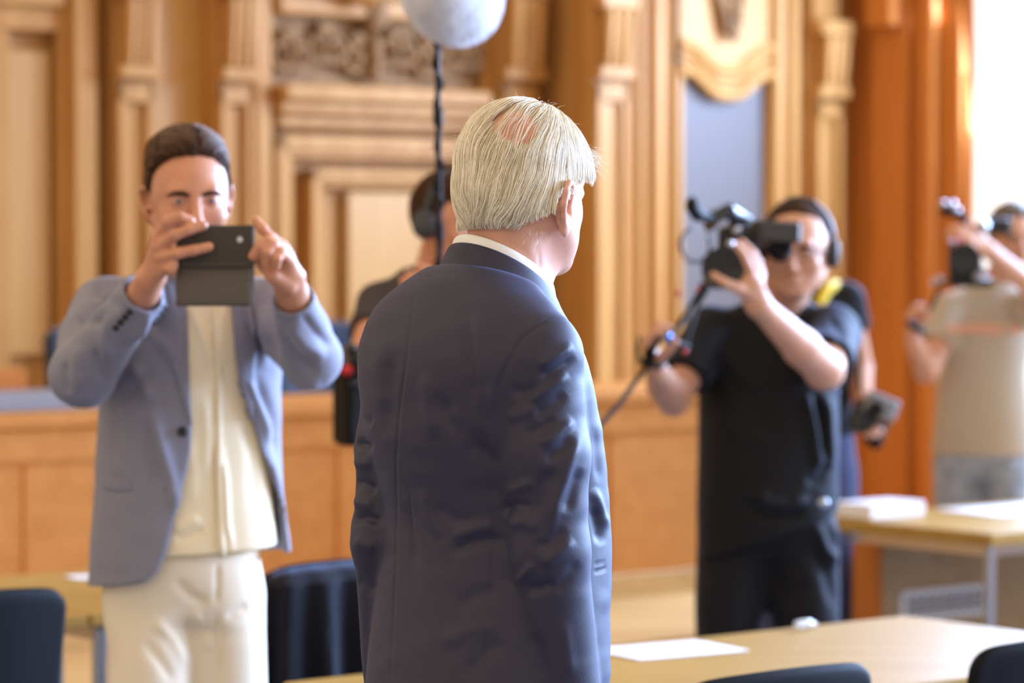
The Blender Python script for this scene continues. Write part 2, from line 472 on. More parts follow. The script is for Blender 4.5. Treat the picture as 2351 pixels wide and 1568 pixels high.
m = MB(); m.wbox(b0_ + .01, b1_ - .01, bB - .04, bB + .012, PLZ, PLZ + .09, .004); m.build('plinth', PLINTH, bench)
gj = wall_a(58, bB)
while gj < b1_:
    m = MB(); m.wbox(gj - .006, gj + .006, bB - .012, bB - .004, PLZ + .1, BT - .165); gj += 1.28
    m.build('panel_joint', OAKR, bench)
for q in (b0_ + .04, b1_ - .04):
    m = MB(); m.wbox(q - .02, q + .02, bB - .6, bB - .06, PLZ, BT - .045); m.build('side_panel', BENCH, bench)

# ================================================================== furniture builders
def table(name, corner, L, D, label, cat='table', group=None, thick=.032, inset=.05):
    """corner: the far end (largest u) of the far edge; runs -u for L and +n for D"""
    c = np.array(corner, float)
    t = thing(name, c - U * L / 2 + N * D / 2, label, cat, group)
    mid = c - U * L / 2 + N * D / 2
    m = MB(); m.box(mid + Z * (.75 - thick / 2), (L, D, thick), (U, N, Z), .006); m.build('tabletop', DESK, t)
    m = MB()
    for sn in (-1, 1): m.box(mid + N * sn * (D / 2 - .09) + Z * .687, (L - .14, .03, .04), (U, N, Z))
    for su in (-1, 1): m.box(mid + U * su * (L / 2 - .09) + Z * .687, (.03, D - .16, .04), (U, N, Z))
    m.build('rail', STEEL, t)
    for su in (-1, 1):
        for sn in (-1, 1):
            m = MB(); p = mid + U * su * (L / 2 - .06 - (inset if su < 0 and sn < 0 else 0)) + N * sn * (D / 2 - .06)
            m.tube([p + Z * .0, p + Z * .02], .022, 12); m.tube([p + Z * .02, p + Z * .707], .019, 14)
            m.build('leg', STEEL, t)
    return t
P2 = np.array([.973, 7.53, 0.0])
def F2(a, b, z=0.0): return P2 + U * a + N * b + Z * z     # frame of the front table's far corner
table('conference_table', P2, 1.86, .84, 'long light wooden table nearest the camera, with two black chairs on its near side')
def F2_(a): return P2 + U * a + N * -1.33 + Z * .4
LT = P2 + U * -.72 + N * -2.18
aLT = [a for a in np.linspace(-2.6, -1.2, 400) if proj([F2_(a)])[0][0] > 225][0]
table('conference_table', P2 + U * (aLT - .06) + N * -2.18, 1.7, .91, 'light wooden table below the judges bench, behind the chair beside the man in light blue')
table('conference_table', LT, -.72 - (aLT - .055), .91, 'light wooden table below the judges bench, behind the dark robe')
RC = np.array([1.521, 9.655, 0.0])
RT = table('conference_table', RC + U * 1.6 - N * .8, 1.6, .8, 'light wooden table carrying white papers beside the grey vent grille', thick=.042, inset=-.03)

def rect_sheet(name, c, L, D, rot, h, mt, label, cat, group=None, curl=0.0):
    ca, sa = math.cos(rot), math.sin(rot); ax = (U * ca + N * sa, -U * sa + N * ca, Z)
    m = MB()
    if curl:
        P = [[np.array(c) + ax[0] * (i / 8 - .5) * L + ax[1] * (j / 6 - .5) * D + Z * (h + curl * ((i / 8) ** 2) * (j / 6)) for j in range(7)] for i in range(9)]
        m.grid(P)
        o = m.build(name, mt); solidify(o, .0012, 0)
    else:
        m.box(np.array(c) + Z * h / 2, (L, D, h), ax, min(.003, h * .3)); o = m.build(name, mt)
    return tag(o, label, cat, group)
rect_sheet('paper_sheet', at(1535, 1497, 6.87) * [1, 1, 0] + Z * .751, .30, .21, .12, .0025, PAPER, 'white paper sheet lying flat on the table in front of the cameraman', 'paper')
rect_sheet('paper_sheet', at(182, 1322, 8.42) * [1, 1, 0] + N * .05 + Z * .751, .105, .10, .2, .003, PAPER, 'small white card lying near the far edge of the table behind the tablet holder', 'paper')
rect_sheet('paper_sheet', RC + U * .67 - N * .52 + Z * .751, .42, .30, .1, .006, PAPER, 'large white sheets spread on the table before the tan-shirted operator', 'paper')
o = rect_sheet('sunlit_patch_block', RC + U * .17 - N * .66 + Z * .7515, .26, .17, 0, .05, PAPER, 'white block in place of a bright sunlit patch on the rear edge of the table beside the tan-shirted operator', 'paper')  # white block added where a bright sunlit patch lies
# crumpled clear wrapper
m = MB(); c = at(1850, 1450, 7.24) * [1, 1, 0] + Z * .752
m.tube([c - U * .03 + Z * .012, c - U * .005 + Z * .013, c + U * .015 + Z * .012, c + U * .026 + Z * .009, c + U * .034 + Z * .009], [.011, .012, .011, .006, .007], 12)
tag(m.build('small_bottle', GLASSY), 'tiny clear plastic bottle lying on the long table near its far edge', 'bottle')

def chair(base, yaw, label, group, seat_mat=CHAIRB, top=.88, wid=.47, style='shell', zfloor=0.0):
    """yaw: direction the sitter faces (radians, world)"""
    base = np.array(base, float)
    t = thing('office_chair' if style == 'exec' else 'stacking_chair', base, label, 'chair', group)
    f_ = np.array([math.cos(yaw), math.sin(yaw), 0]); r_ = np.array([math.sin(yaw), -math.cos(yaw), 0])
    def L(x, y, z): return base + r_ * x + f_ * y + Z * z
    hw = wid / 2
    # backrest: curved, rounded upper corners
    nb, nz_ = 21, 14; zb0 = .50 if style == 'shell' else .52
    P = []
    for i in range(nb):
        s_ = (i / (nb - 1)) * 2 - 1; row = []
        for j in range(nz_):
            v = j / (nz_ - 1)
            wv = hw * (.93 + .07 * min(1, v * 2)) * (1 - .0 * v)
            # superellipse rounding at the top
            cut = .030 * max(0, abs(s_) ** 14)
            z_ = zb0 + (top - zb0) * v - cut * v + .012 * (1 - s_ * s_) * v
            y_ = -.20 - .07 * v - .035 * (1 - s_ * s_) 
            row.append(L(s_ * wv, y_, z_))
        P.append(row)
    m = MB(); m.grid(P); bk = m.build('backrest', seat_mat, t); solidify(bk, .028 if style == 'shell' else .07); subsurf(bk, 1)
    m = MB(); m.box(L(0, .02, .455), (wid * .96, .45, .05 if style == 'shell' else .09), (r_, f_, Z), .02); m.build('seat', seat_mat, t)
    if style == 'shell':
        for sx in (-1, 1):
            for fy in (-1, 1):
                m = MB(); m.tube([L(sx * (hw - .05), fy * .17, .43), L(sx * (hw - .015), fy * .21, 0.0)], .011, 8); m.build('leg', STEEL, t)
        for sx in (-1, 1):
            m = MB(); m.tube([L(sx * (hw - .06), -.17, .44), L(sx * (hw - .07), -.22, .52), L(sx * (hw - .07), -.235, .62)], .011, 8)
            m.build('back_support', STEEL, t)
    else:
        for sx in (-1, 1):
            m = MB(); m.tube([L(sx * hw, -.16, .45), L(sx * (hw + .03), -.15, .66), L(sx * (hw + .03), .14, .68), L(sx * (hw + .02), .16, .45)], [.014, .016, .02, .014], 8); m.build('armrest', BLACKP, t)
        m = MB(); m.tube([L(0, 0, .06), L(0, 0, .42)], .03, 12); m.build('column', STEEL, t)
        m = MB()
        for k in range(5):
            a_ = k * 2 * math.pi / 5; m.tube([L(0, 0, .09), L(.28 * math.cos(a_), .28 * math.sin(a_), .05)], [.025, .016], 8)
            m.ball(L(.29 * math.cos(a_), .29 * math.sin(a_), .028), .028, 10)
        m.build('base', BLACKP, t)
    return t
yawN = math.atan2(N[1], N[0]); yawB = math.atan2(-N[1], -N[0])
CG = 'black shell chairs at the tables'
chair(at(-205, 1568, 6.68) * [1, 1, 0], yawB, 'black shell chair at the table before the bench, beside the man in light blue', CG, top=.925)
chair(np.array([.49, 5.48, 0]) - N * .285, yawB, 'black shell chair with only its top edge showing, beside the grey-haired man', CG, top=.897)
chair(np.array([1.085, 6.03, 0]) - N * .285, yawB, 'black shell chair at the long table end away from the grey-haired man', CG, top=.885)
cc = F2(-1.19, -.93)
chair(cc, yawB, 'black shell chair hidden under the dark robe beside the man in the light blue jacket', CG, top=.855, wid=.46)
JG = 'chairs behind the judges bench'
for (px, lab) in ((305, 'dark high-backed chair with blue light in its colour behind the bench, past the elbow of the light blue jacket'), (812, 'high-backed chair with blue light in its colour behind the bench between the two men beside the boom pole'),
                  (1252, 'dark high-backed chair with blue light in its colour behind the bench, peeking past the shoulder of the dark suit')):
    b_ = bB - 1.12; a_ = wall_a(px, b_)
    chair(W(a_, b_, PLZ + .001), yawN, lab, JG, seat_mat=CHAIRU, top=1.04, wid=.46, style='exec')

# grey desk pad/monitor lid and wooden box on the bench at its far end
m = MB(); pdp = W(wall_a(40, bB - .3), bB - .3, BT + .001); m.box(pdp + Z * .03, (.52, .30, .06), (U, N, Z), .008)
tag(m.build('document_case', mat('grey_case', (.24, .245, .28), rough=.5)), 'flat grey-blue document case lying on the bench worktop', 'case')
m = MB(); pdp = W(wall_a(-10, bB - .52), bB - .55, BT + .001); m.box(pdp + Z * .062, (.22, .10, .125), (U, N, Z), .006)
tag(m.build('wooden_box', OAKR), 'small brown wooden box on the bench behind the grey document case', 'box')

# dark robe hung over the covered chair
ROBE = mat('black_robe_cloth', (.008, .0085, .015), rough=.8, sheen=.12, spec=.2, sheen_rough=.35, sheen_tint=(.6, .7, 1))
m = MB()
nu, nv = 160, 40; P = []
for i in range(nu):
    t = i / (nu - 1); ang = -.2 + t * (2 * math.pi - .0)
    row = []
    for j in range(nv):
        v = j / (nv - 1)
        hx = .262 + .04 * v; hy = .085 + .07 * v
        q = 4.0
        cx_, sx_ = math.cos(ang), math.sin(ang)
        rr = (abs(cx_) ** q + abs(sx_) ** q) ** (-1 / q)
        fold = .030 * v ** .5 * math.sin(ang * 13 + 1.6 * math.sin(ang * 3)) + .012 * v ** .7 * math.sin(ang * 23 + 2 * math.sin(ang * 2))
        x_ = (hx + fold) * rr * cx_; y_ = (hy + fold) * rr * sx_
        z_ = .905 - .62 * v - .012 * (abs(cx_) ** 3)
        if j == 0: x_ *= .8; y_ *= .3; z_ += .004
        if j == 1: x_ *= .95; y_ *= .72
        row.append(cc + U * x_ + N * (y_ + .25) + Z * z_)
    P.append(row)
m.grid(P)
robe = m.build('robe', ROBE); solidify(robe, .004); tag(robe, 'dark navy robe draped in deep folds over a chair back', 'robe')

# radiator cover with pale vent grille under the far table
ra = RC + U * .30 - N * .84
rc = thing('radiator_cover', ra + U * .8, 'low brown wooden cabinet with a pale vent grille beneath the far table', 'cabinet')
RCW = wood('cabinet_oak', (.50, .34, .18), (.42, .27, .13), (.6, 6, 6), rough=.5)
m = MB(); m.box(ra + U * .8 + Z * .33, (1.6, .12, .66), (U, N, Z), .004); m.build('body', RCW, rc)
m = MB(); m.box(ra - U * .009 + Z * .33, (.018, .125, .66), (U, N, Z)); m.build('side_panel', OAKR, rc)
m = MB(); gc = ra + N * .062 + U * .33 + Z * .47
gx0, gx1 = .0, .62
gl = RC * 0
gcen = ra + N * .065
def gpos(px, py):                               # point on the cabinet front seen there
    o = gcen; r = (px - CX) / FPX; s = (r * o[1] - o[0]) / (U[0] - r * U[1]); p = o + U * s; return s, EYE - (py - HORIZ) / FPX * p[1]
s0, z1 = gpos(2072, 1362); s1, _ = gpos(2272, 1340); z0 = z1 - .105; sm_ = (s0 + s1) / 2
WH = mat('vent_enamel', (.88, .90, .95), rough=.45)
for zz_ in (z0 + .006, z1 - .006): m.box(gcen + U * sm_ + Z * zz_, (s1 - s0, .008, .018), (U, N, Z))
for s_ in (s0 + .007, s1 - .007): m.box(gcen + U * s_ + Z * (z0 + z1) / 2, (.026, .008, z1 - z0), (U, N, Z))
for k in range(1, 9): m.box(gcen + U * (s0 + (s1 - s0) * k / 9) + Z * (z0 + z1) / 2, (.009, .008, z1 - z0), (U, N, Z))
for k in range(1, 6): m.box(gcen + U * sm_ + Z * (z0 + (z1 - z0) * k / 6), (s1 - s0, .007, .005), (U, N, Z))
g_ = m.build('vent_grille', WH, rc); g_['label'] = 'pale enamelled vent grille'
m = MB(); m.box(gcen - N * .0035 + U * sm_ + Z * (z0 + z1) / 2, (s1 - s0 - .02, .003, z1 - z0 - .02), (U, N, Z)); m.build('vent_shade_sheet', BLACKR, rc)  # black sheet stands for the shade inside the vent
# ================================================================== distance-field modelling for bodies and clothes
def vhash(ix, iy, iz, seed):
    h = (ix * 374761393 + iy * 668265263 + iz * 2147483647 + seed * 1274126177) & 0xffffffff
    h = ((h ^ (h >> 13)) * 1274126177) & 0xffffffff
    return ((h ^ (h >> 16)) & 0xffff) / 32768.0 - 1.0
def vnoise(P, scale, seed=0):
    Q = np.asarray(P, float) * scale; I = np.floor(Q).astype(np.int64); f = Q - I; f = f * f * (3 - 2 * f); r = 0
    for dx in (0, 1):
        for dy in (0, 1):
            for dz in (0, 1):
                w = (f[:, 0] if dx else 1 - f[:, 0]) * (f[:, 1] if dy else 1 - f[:, 1]) * (f[:, 2] if dz else 1 - f[:, 2])
                r = r + w * vhash(I[:, 0] + dx, I[:, 1] + dy, I[:, 2] + dz, seed)
    return r
def smin(a, b, k):
    if k <= 0: return np.minimum(a, b)
    h = np.clip(.5 + .5 * (b - a) / k, 0, 1); return b + (a - b) * h - k * h * (1 - h)
def smax(a, b, k): return -smin(-a, -b, k)

def f_caps(a, b, ra, rb=None):
    a = np.asarray(a, float); b = np.asarray(b, float); rb = ra if rb is None else rb; ab = b - a; L2 = float(ab @ ab) + 1e-12
    def f(P):
        pa = P - a; t = np.clip(pa @ ab / L2, 0, 1)
        return np.linalg.norm(pa - t[:, None] * ab, axis=1) - (ra + (rb - ra) * t)
    return f
def f_ecaps(a, b, ra, rb, side, flat):
    """tapered limb with elliptical section: radius along 'side' is ra..rb, across it that times flat"""
    a = np.asarray(a, float); b = np.asarray(b, float); ab = b - a; L2 = float(ab @ ab) + 1e-12; d = ab / math.sqrt(L2)
    s = nrm(np.asarray(side, float) - d * float(np.dot(side, d))); w = np.cross(d, s)
    def f(P):
        pa = P - a; t = np.clip(pa @ ab / L2, 0, 1); q = pa - t[:, None] * ab
        r = ra + (rb - ra) * t
        x = q @ s; y = (q @ w) / flat; z = q @ d
        return (np.sqrt(x * x + y * y + z * z) - r) * min(1.0, flat + .15)
    return f
def f_ell(c, r, A=None):
    c = np.asarray(c, float); r = np.asarray(r, float); M = None if A is None else np.array(A, float).T
    def f(P):
        q = P - c
        if M is not None: q = q @ M
        k0 = np.linalg.norm(q / r, axis=1); k1 = np.linalg.norm(q / (r * r), axis=1)
        return np.where(k0 < 1e-6, -r.min(), k0 * (k0 - 1) / (k1 + 1e-9))
    return f
def f_box(c, h, A=None, rad=0.0):
    c = np.asarray(c, float); h = np.asarray(h, float) - rad; M = None if A is None else np.array(A, float).T
    def f(P):
        q = P - c
        if M is not None: q = q @ M
        q = np.abs(q) - h
        return np.linalg.norm(np.maximum(q, 0), axis=1) + np.minimum(q.max(axis=1), 0) - rad
    return f
def f_plane(p, n):
    p = np.asarray(p, float); n = nrm(n)
    return lambda P: (P - p) @ n
def f_chain(pts, rad, k=0.0):
    fs = [f_caps(pts[i], pts[i + 1], rad[i], rad[i + 1]) for i in range(len(pts) - 1)]
    def f(P):
        d = fs[0](P)
        for g in fs[1:]: d = smin(d, g(P), k)
        return d
    return f
def hermite(keys, n=240):
    K = np.array(keys, float); z = K[:, 0]; zs = np.linspace(z[0], z[-1], n); out = [zs]
    for c in range(1, K.shape[1]):
        y = K[:, c]; m = np.gradient(y, z) if len(z) > 2 else np.full(len(z), (y[-1] - y[0]) / (z[-1] - z[0]))
        i = np.clip(np.searchsorted(z, zs) - 1, 0, len(z) - 2); h = z[i + 1] - z[i]; t = (zs - z[i]) / h
        out.append((2 * t**3 - 3 * t**2 + 1) * y[i] + (t**3 - 2 * t**2 + t) * h * m[i] + (-2 * t**3 + 3 * t**2) * y[i + 1] + (t**3 - t**2) * h * m[i + 1])
    return np.array(out)
def f_loft(origin, yaw, keys, p=2.3, capr=.02):
    """vertical body: keys (z, side, forward, half width, depth forward, depth back); z absolute. yaw = facing direction"""
    T = hermite(sorted(keys)); o = np.asarray(origin, float)
    fw = np.array([math.cos(yaw), math.sin(yaw)]); rt = np.array([math.sin(yaw), -math.cos(yaw)])
    def f(P):
        x = (P[:, :2] - o[:2]) @ rt; y = (P[:, :2] - o[:2]) @ fw; z = P[:, 2]
        g = lambda i: np.interp(z, T[0], T[i])
        x = x - g(1); y = y - g(2); w = g(3); dd = np.where(y > 0, g(4), g(5))
        q = (np.abs(x / w) ** p + np.abs(y / dd) ** p) ** (1 / p)
        # divide by the gradient so the value is close to a distance
        rr = np.sqrt(x * x + y * y) + 1e-9
        d = np.where(q > 1e-4, rr * (1 - 1 / np.maximum(q, 1e-4)), -np.minimum(w, dd)); d = np.maximum(d, -np.minimum(w, dd))
        return smax(smax(d, z - T[0][-1], capr), T[0][0] - z, capr)
    return f

class SDF:
    def __init__(s): s.ops = []
    def u(s, f, k=.01): s.ops.append(('u', f, k)); return s
    def s(s, f, k=.004): s.ops.append(('s', f, k)); return s
    def i(s, f, k=.003): s.ops.append(('i', f, k)); return s
    def add(s, f): s.ops.append(('a', f, 0)); return s          # offset the surface
    def __call__(s, P):
        d = None
        for op, f, k in s.ops:
            v = f(P)
            if op == 'u': d = v if d is None else smin(d, v, k)
            elif op == 's': d = smax(d, -v, k)
            elif op == 'i': d = smax(d, v, k)
            else: d = d + v
        return d

EDG = [((0, 0, 0), (1, 0, 0)), ((0, 1, 0), (1, 1, 0)), ((0, 0, 1), (1, 0, 1)), ((0, 1, 1), (1, 1, 1)),
       ((0, 0, 0), (0, 1, 0)), ((1, 0, 0), (1, 1, 0)), ((0, 0, 1), (0, 1, 1)), ((1, 0, 1), (1, 1, 1)),
       ((0, 0, 0), (0, 0, 1)), ((1, 0, 0), (1, 0, 1)), ((0, 1, 0), (0, 1, 1)), ((1, 1, 0), (1, 1, 1))]
def surface(f, lo, hi, h, newton=2):
    lo = np.asarray(lo, float) - 3 * h; hi = np.asarray(hi, float) + 3 * h
    B = 8; nb = np.ceil((hi - lo) / (h * B)).astype(int); n = nb * B + 1
    bi = np.stack(np.meshgrid(*[np.arange(q) for q in nb], indexing='ij'), -1).reshape(-1, 3)
    cen = lo + (bi + .5) * B * h
    dv = np.empty(len(cen), np.float32)
    for k in range(0, len(cen), 200000): dv[k:k + 200000] = f(cen[k:k + 200000])
    act = np.abs(dv) < B * h * .866 * 1.7
    vol = np.repeat(np.repeat(np.repeat(np.where(dv < 0, -1., 1.).astype(np.float32).reshape(nb), B, 0), B, 1), B, 2)
    vol = np.pad(vol, ((0, 1), (0, 1), (0, 1)), constant_values=1.0)
    g = np.stack(np.meshgrid(np.arange(B + 1), np.arange(B + 1), np.arange(B + 1), indexing='ij'), -1).reshape(-1, 3)
    ab = bi[act]
    for k in range(0, len(ab), 400):
        ii = (ab[k:k + 400, None, :] * B + g[None]).reshape(-1, 3)
        vol[ii[:, 0], ii[:, 1], ii[:, 2]] = f(lo + ii * h)
    sg = vol < 0
    c8 = [sg[dx:n[0] - 1 + dx, dy:n[1] - 1 + dy, dz:n[2] - 1 + dz] for dx in (0, 1) for dy in (0, 1) for dz in (0, 1)]
    anyv = c8[0].copy(); allv = c8[0].copy()
    for c in c8[1:]: anyv |= c; allv &= c
    cells = np.argwhere(anyv & ~allv)
    idx = -np.ones(n - 1, np.int32); idx[cells[:, 0], cells[:, 1], cells[:, 2]] = np.arange(len(cells))
    acc = np.zeros((len(cells), 3)); cnt = np.zeros(len(cells))
    for a, b in EDG:
        ca = cells + a; cb = cells + b; va = vol[ca[:, 0], ca[:, 1], ca[:, 2]]; vb = vol[cb[:, 0], cb[:, 1], cb[:, 2]]
        mk = (va < 0) != (vb < 0); t = np.where(mk, va / np.where(mk, va - vb, 1), 0)
        acc += np.where(mk[:, None], ca + t[:, None] * (np.array(b) - a), 0); cnt += mk
    V = lo + acc / cnt[:, None] * h
    F = []
    for ax in range(3):
        sl0 = [slice(1, -1)] * 3; sl1 = [slice(1, -1)] * 3; sl0[ax] = slice(0, -1); sl1[ax] = slice(1, None)
        A = sg[tuple(sl0)]; Bm = sg[tuple(sl1)]; e = np.argwhere(A != Bm)
        if not len(e): continue
        flip = A[e[:, 0], e[:, 1], e[:, 2]]
        off = np.ones(3, int); off[ax] = 0; p = e + off
        o1 = np.zeros(3, int); o2 = np.zeros(3, int); o1[(ax + 1) % 3] = 1; o2[(ax + 2) % 3] = 1
        q = [idx[tuple((p - d_).T)] for d_ in (o1 + o2, o2, o1 * 0, o1)]
        Q = np.stack(q, 1)
        Q = np.where(flip[:, None], Q, Q[:, ::-1]); F.append(Q)
    F = np.concatenate(F); F = F[(F >= 0).all(1)]
    for _ in range(newton):
        d, G = grad(f, V, h * .35)
        st = np.clip(d, -h * .6, h * .6); V = V - G * st[:, None]
    return V, F
def grad(f, V, e):
    d = f(V); G = np.stack([f(V + np.array(v) * e) - d for v in ((1, 0, 0), (0, 1, 0), (0, 0, 1))], 1) / e
    return d, G / (np.linalg.norm(G, axis=1, keepdims=True) + 1e-9)
def relax(V, F, n, lam=.5):
    for _ in range(n):
        S = np.zeros_like(V); C = np.zeros(len(V))
        for a, b in ((0, 1), (1, 2), (2, 3), (3, 0)):
            np.add.at(S, F[:, a], V[F[:, b]]); np.add.at(C, F[:, a], 1); np.add.at(S, F[:, b], V[F[:, a]]); np.add.at(C, F[:, b], 1)
        V = V + lam * (S / C[:, None] - V)
    return V
def sculpt_obj(name, f, lo, hi, h, mt, parent, post=None, smooth=1, newton=2):
    V, F = surface(f, lo, hi, h, newton)
    if smooth: V = relax(V, F, smooth, .4)
    if post is not None:
        _, G = grad(f, V, h * .5); V = post(V, G)
    return mesh_obj(name, V, F, mt, parent, smooth=True)

def strokes(V, G, S, soft=.35):
    """press folds into cloth: S = list of (pixel polyline, width px, depth m) seen on the side that faces the camera"""
    P = proj(V); vd = V - np.array([0, 0, EYE]); vd /= np.linalg.norm(vd, axis=1, keepdims=True)
    face = np.clip(-(vd * G).sum(1) / soft, 0, 1); D = np.zeros(len(V))
    for pts, w, amp in S:
        pts = np.array(pts, float); best = np.full(len(P), 1e9); tt = np.zeros(len(P))
        seg = np.linalg.norm(np.diff(pts, axis=0), axis=1); L = seg.sum(); acc = 0
        bb = (P[:, 0] > pts[:, 0].min() - 3 * w) & (P[:, 0] < pts[:, 0].max() + 3 * w) & (P[:, 1] > pts[:, 1].min() - 3 * w) & (P[:, 1] < pts[:, 1].max() + 3 * w)
        Q = P[bb]; bq = best[bb]; tq = tt[bb]
        for k in range(len(pts) - 1):
            ab = pts[k + 1] - pts[k]; t = np.clip((Q - pts[k]) @ ab / (ab @ ab), 0, 1)
            d = np.linalg.norm(Q - pts[k] - t[:, None] * ab, axis=1); better = d < bq
            bq = np.where(better, d, bq); tq = np.where(better, (acc + t * seg[k]) / L, tq); acc += seg[k]
        taper = np.clip(np.sin(np.pi * np.clip(tq, 0, 1)) * 1.6, 0, 1) if abs(amp) > 0 else 1
        D[bb] += amp * np.exp(-(bq / w) ** 2) * np.maximum(taper, 0.0)
    return V + G * (D * face)[:, None]

# ------------------------------------------------------------------ heads and hands
def frameM(yaw, pitch=0.0, roll=0.0):
    """rows: the person's right, facing direction, up"""
    f_ = np.array([math.cos(yaw) * math.cos(pitch), math.sin(yaw) * math.cos(pitch), math.sin(pitch)])
    r_ = np.array([math.sin(yaw), -math.cos(yaw), 0.0]); u_ = np.cross(r_, f_)
    c, s = math.cos(roll), math.sin(roll); return np.array([r_ * c + u_ * s, f_, u_ * c - r_ * s])
def in_frame(f, C, M, s=1.0):
    C = np.asarray(C, float)
    return lambda P: f((P - C) @ M.T / s) * s
def head_field(fat=0.0, ears=True, mouth=True, detail_ear=False, jaw_w=1.0, ear_off=(0, 0, 0), ear_s=1.0, cheek=0.0):
    S = SDF()
    S.u(f_ell((0, -.018, .030), (.077 + fat * .3, .100, .092)))
    S.u(f_ell((0, .025, -.005), (.066 + fat * .6 - cheek * .6, .068, .088)), .03)
    S.u(f_ell((0, .030, -.065), (.056 * jaw_w + fat, .054, .050)), .03)
    for sx in (-1, 1):
        S.u(f_caps((sx * (.056 * jaw_w + fat * .6), -.004, -.045), (sx * .020, .066, -.100), .018 + fat * .4, .016 + fat * .3), .025)
        S.u(f_ell((sx * (.043 - cheek), .062 - cheek, -.032), (.022 + fat * .3, .022, .020)), .02)
    S.u(f_ell((0, .074, -.103), (.022, .020, .017)), .018)
    S.u(f_caps((-.034, .082, .020), (.034, .082, .020), .011), .014)
    for sx in (-1, 1):
        S.s(f_ell((sx * .032, .106, .001), (.019, .020, .0125)), .012)
        S.u(f_ell((sx * .032, .0795, .000), (.0145, .0125, .0125)), .004)
    S.u(f_caps((0, .088, .008), (0, .113, -.034), .0085, .0115), .010)
    S.u(f_ell((0, .112, -.041), (.0115, .012, .010)), .008)
    for sx in (-1, 1): S.u(f_ell((sx * .013, .101, -.044), (.0075, .010, .0075)), .006)
    if mouth:
        S.u(f_ell((0, .090, -.067), (.024, .013, .0065)), .006); S.u(f_ell((0, .089, -.078), (.020, .013, .0075)), .006)
        S.s(f_caps((-.022, .1035, -.0725), (.022, .1035, -.0725), .0018), .003)
    if ears:
        for sx in (-1, 1):
            e_ = ear_field(sx, detail_ear); o_ = np.array([sx * .078 + sx * ear_off[0], -.008 + ear_off[1], -.008 + ear_off[2]]); p_ = np.array([sx * .078, -.008, -.008])
            S.u(lambda P, e_=e_, o_=o_, p_=p_: e_((P - o_) / ear_s + p_) * ear_s, .0035 if detail_ear else .005)
    return S
def ear_field(sx, detail):
    E = SDF(); q = lambda x, y, z: (sx * x, y, z)
    # plate, helix rim, lobe, concha
    A = np.array([nrm((sx * .92, -.36, 0)), nrm((.36 * sx, .92, .10)), np.cross(nrm((sx * .92, -.36, 0)), nrm((.36 * sx, .92, .10)))])
    E.u(f_ell(q(.0785, -.012, -.012), (.0035, .014, .026), A))
    rim = [q(.0755, .004, -.008), q(.079, .003, .010), q(.083, -.004, .0205), q(.0885, -.017, .0205), q(.0915, -.026, .010), q(.0895, -.0265, -.006), q(.085, -.020, -.020), q(.081, -.012, -.031)]
    E.u(f_chain(rim, [.0032, .0036, .0038, .004, .004, .0038, .0038, .004], .003), .003)
    E.u(f_ell(q(.0785, -.0075, -.036), (.0045, .008, .0085)), .004)
    E.u(f_caps(q(.076, .004, -.012), q(.077, .005, -.020), .004), .004)
    if detail:
        E.u(f_chain([q(.0815, -.006, .010), q(.084, -.016, .004), q(.082, -.016, -.014), q(.079, -.008, -.024)], [.003, .0034, .003, .003], .003), .003)
        E.s(f_ell(q(.084, -.006, -.008), (.006, .006, .010)), .003)
    return E
def hand_ops(S, wrist, d, n, side, curls, splay=.10, thumb=(.75, .6, .25), thumb_curl=.25, s=1.0, k=.006):
    """d: towards the fingers, n: the way the palm faces, side: +1 when the thumb lies along d x n"""
    d = nrm(d); n = nrm(np.asarray(n, float) - d * float(np.dot(n, d))); t = np.cross(d, n) * side; w = np.asarray(wrist, float)
    K = [(.030, .088), (.010, .093), (-.010, .090), (-.029, .080)]; R = [.0098, .0100, .0095, .0085]; Ls = [(.042, .026, .020), (.046, .030, .021), (.043, .028, .021), (.034, .021, .018)]
    S.u(f_ecaps(w - d * .01, w + d * .03, .027 * s, .031 * s, t, .68), .02)
    for (lt, ld) in K:
        S.u(f_ecaps(w + t * lt * .45 * s + d * .012 * s, w + (t * lt + d * (ld - .004)) * s, .016 * s, .0118 * s, t, .95), .012)
    tips = []
    for i, (lt, ld) in enumerate(K):
        p = w + (t * lt + d * ld) * s; ang = 0; dd = nrm(d + t * splay * (1.5 - i) * .8); pts = [p]; rr = [R[i] * 1.08 * s]
        for j in range(3):
            ang += curls[i][j]; v = dd * math.cos(ang) + n * math.sin(ang); p = p + v * Ls[i][j] * s; pts.append(p); rr.append(R[i] * s * (.98 - .09 * j))
        S.u(f_chain(pts, rr, .003), k); tips.append(p)
    v = nrm(t * thumb[0] + d * thumb[1] + n * thumb[2]); p = w + (d * .022 + t * .018) * s; pts = [p]; rr = [.0165 * s]
    for j, L in enumerate((.042, .034, .027)):
        p = p + v * L * s; pts.append(p); rr.append((.0125, .0108, .0092)[j] * s); v = nrm(v * math.cos(thumb_curl) + (d * .6 + n * .8) * math.sin(thumb_curl))
    S.u(f_chain(pts, rr, .004), .009); tips.append(p)
    return tips

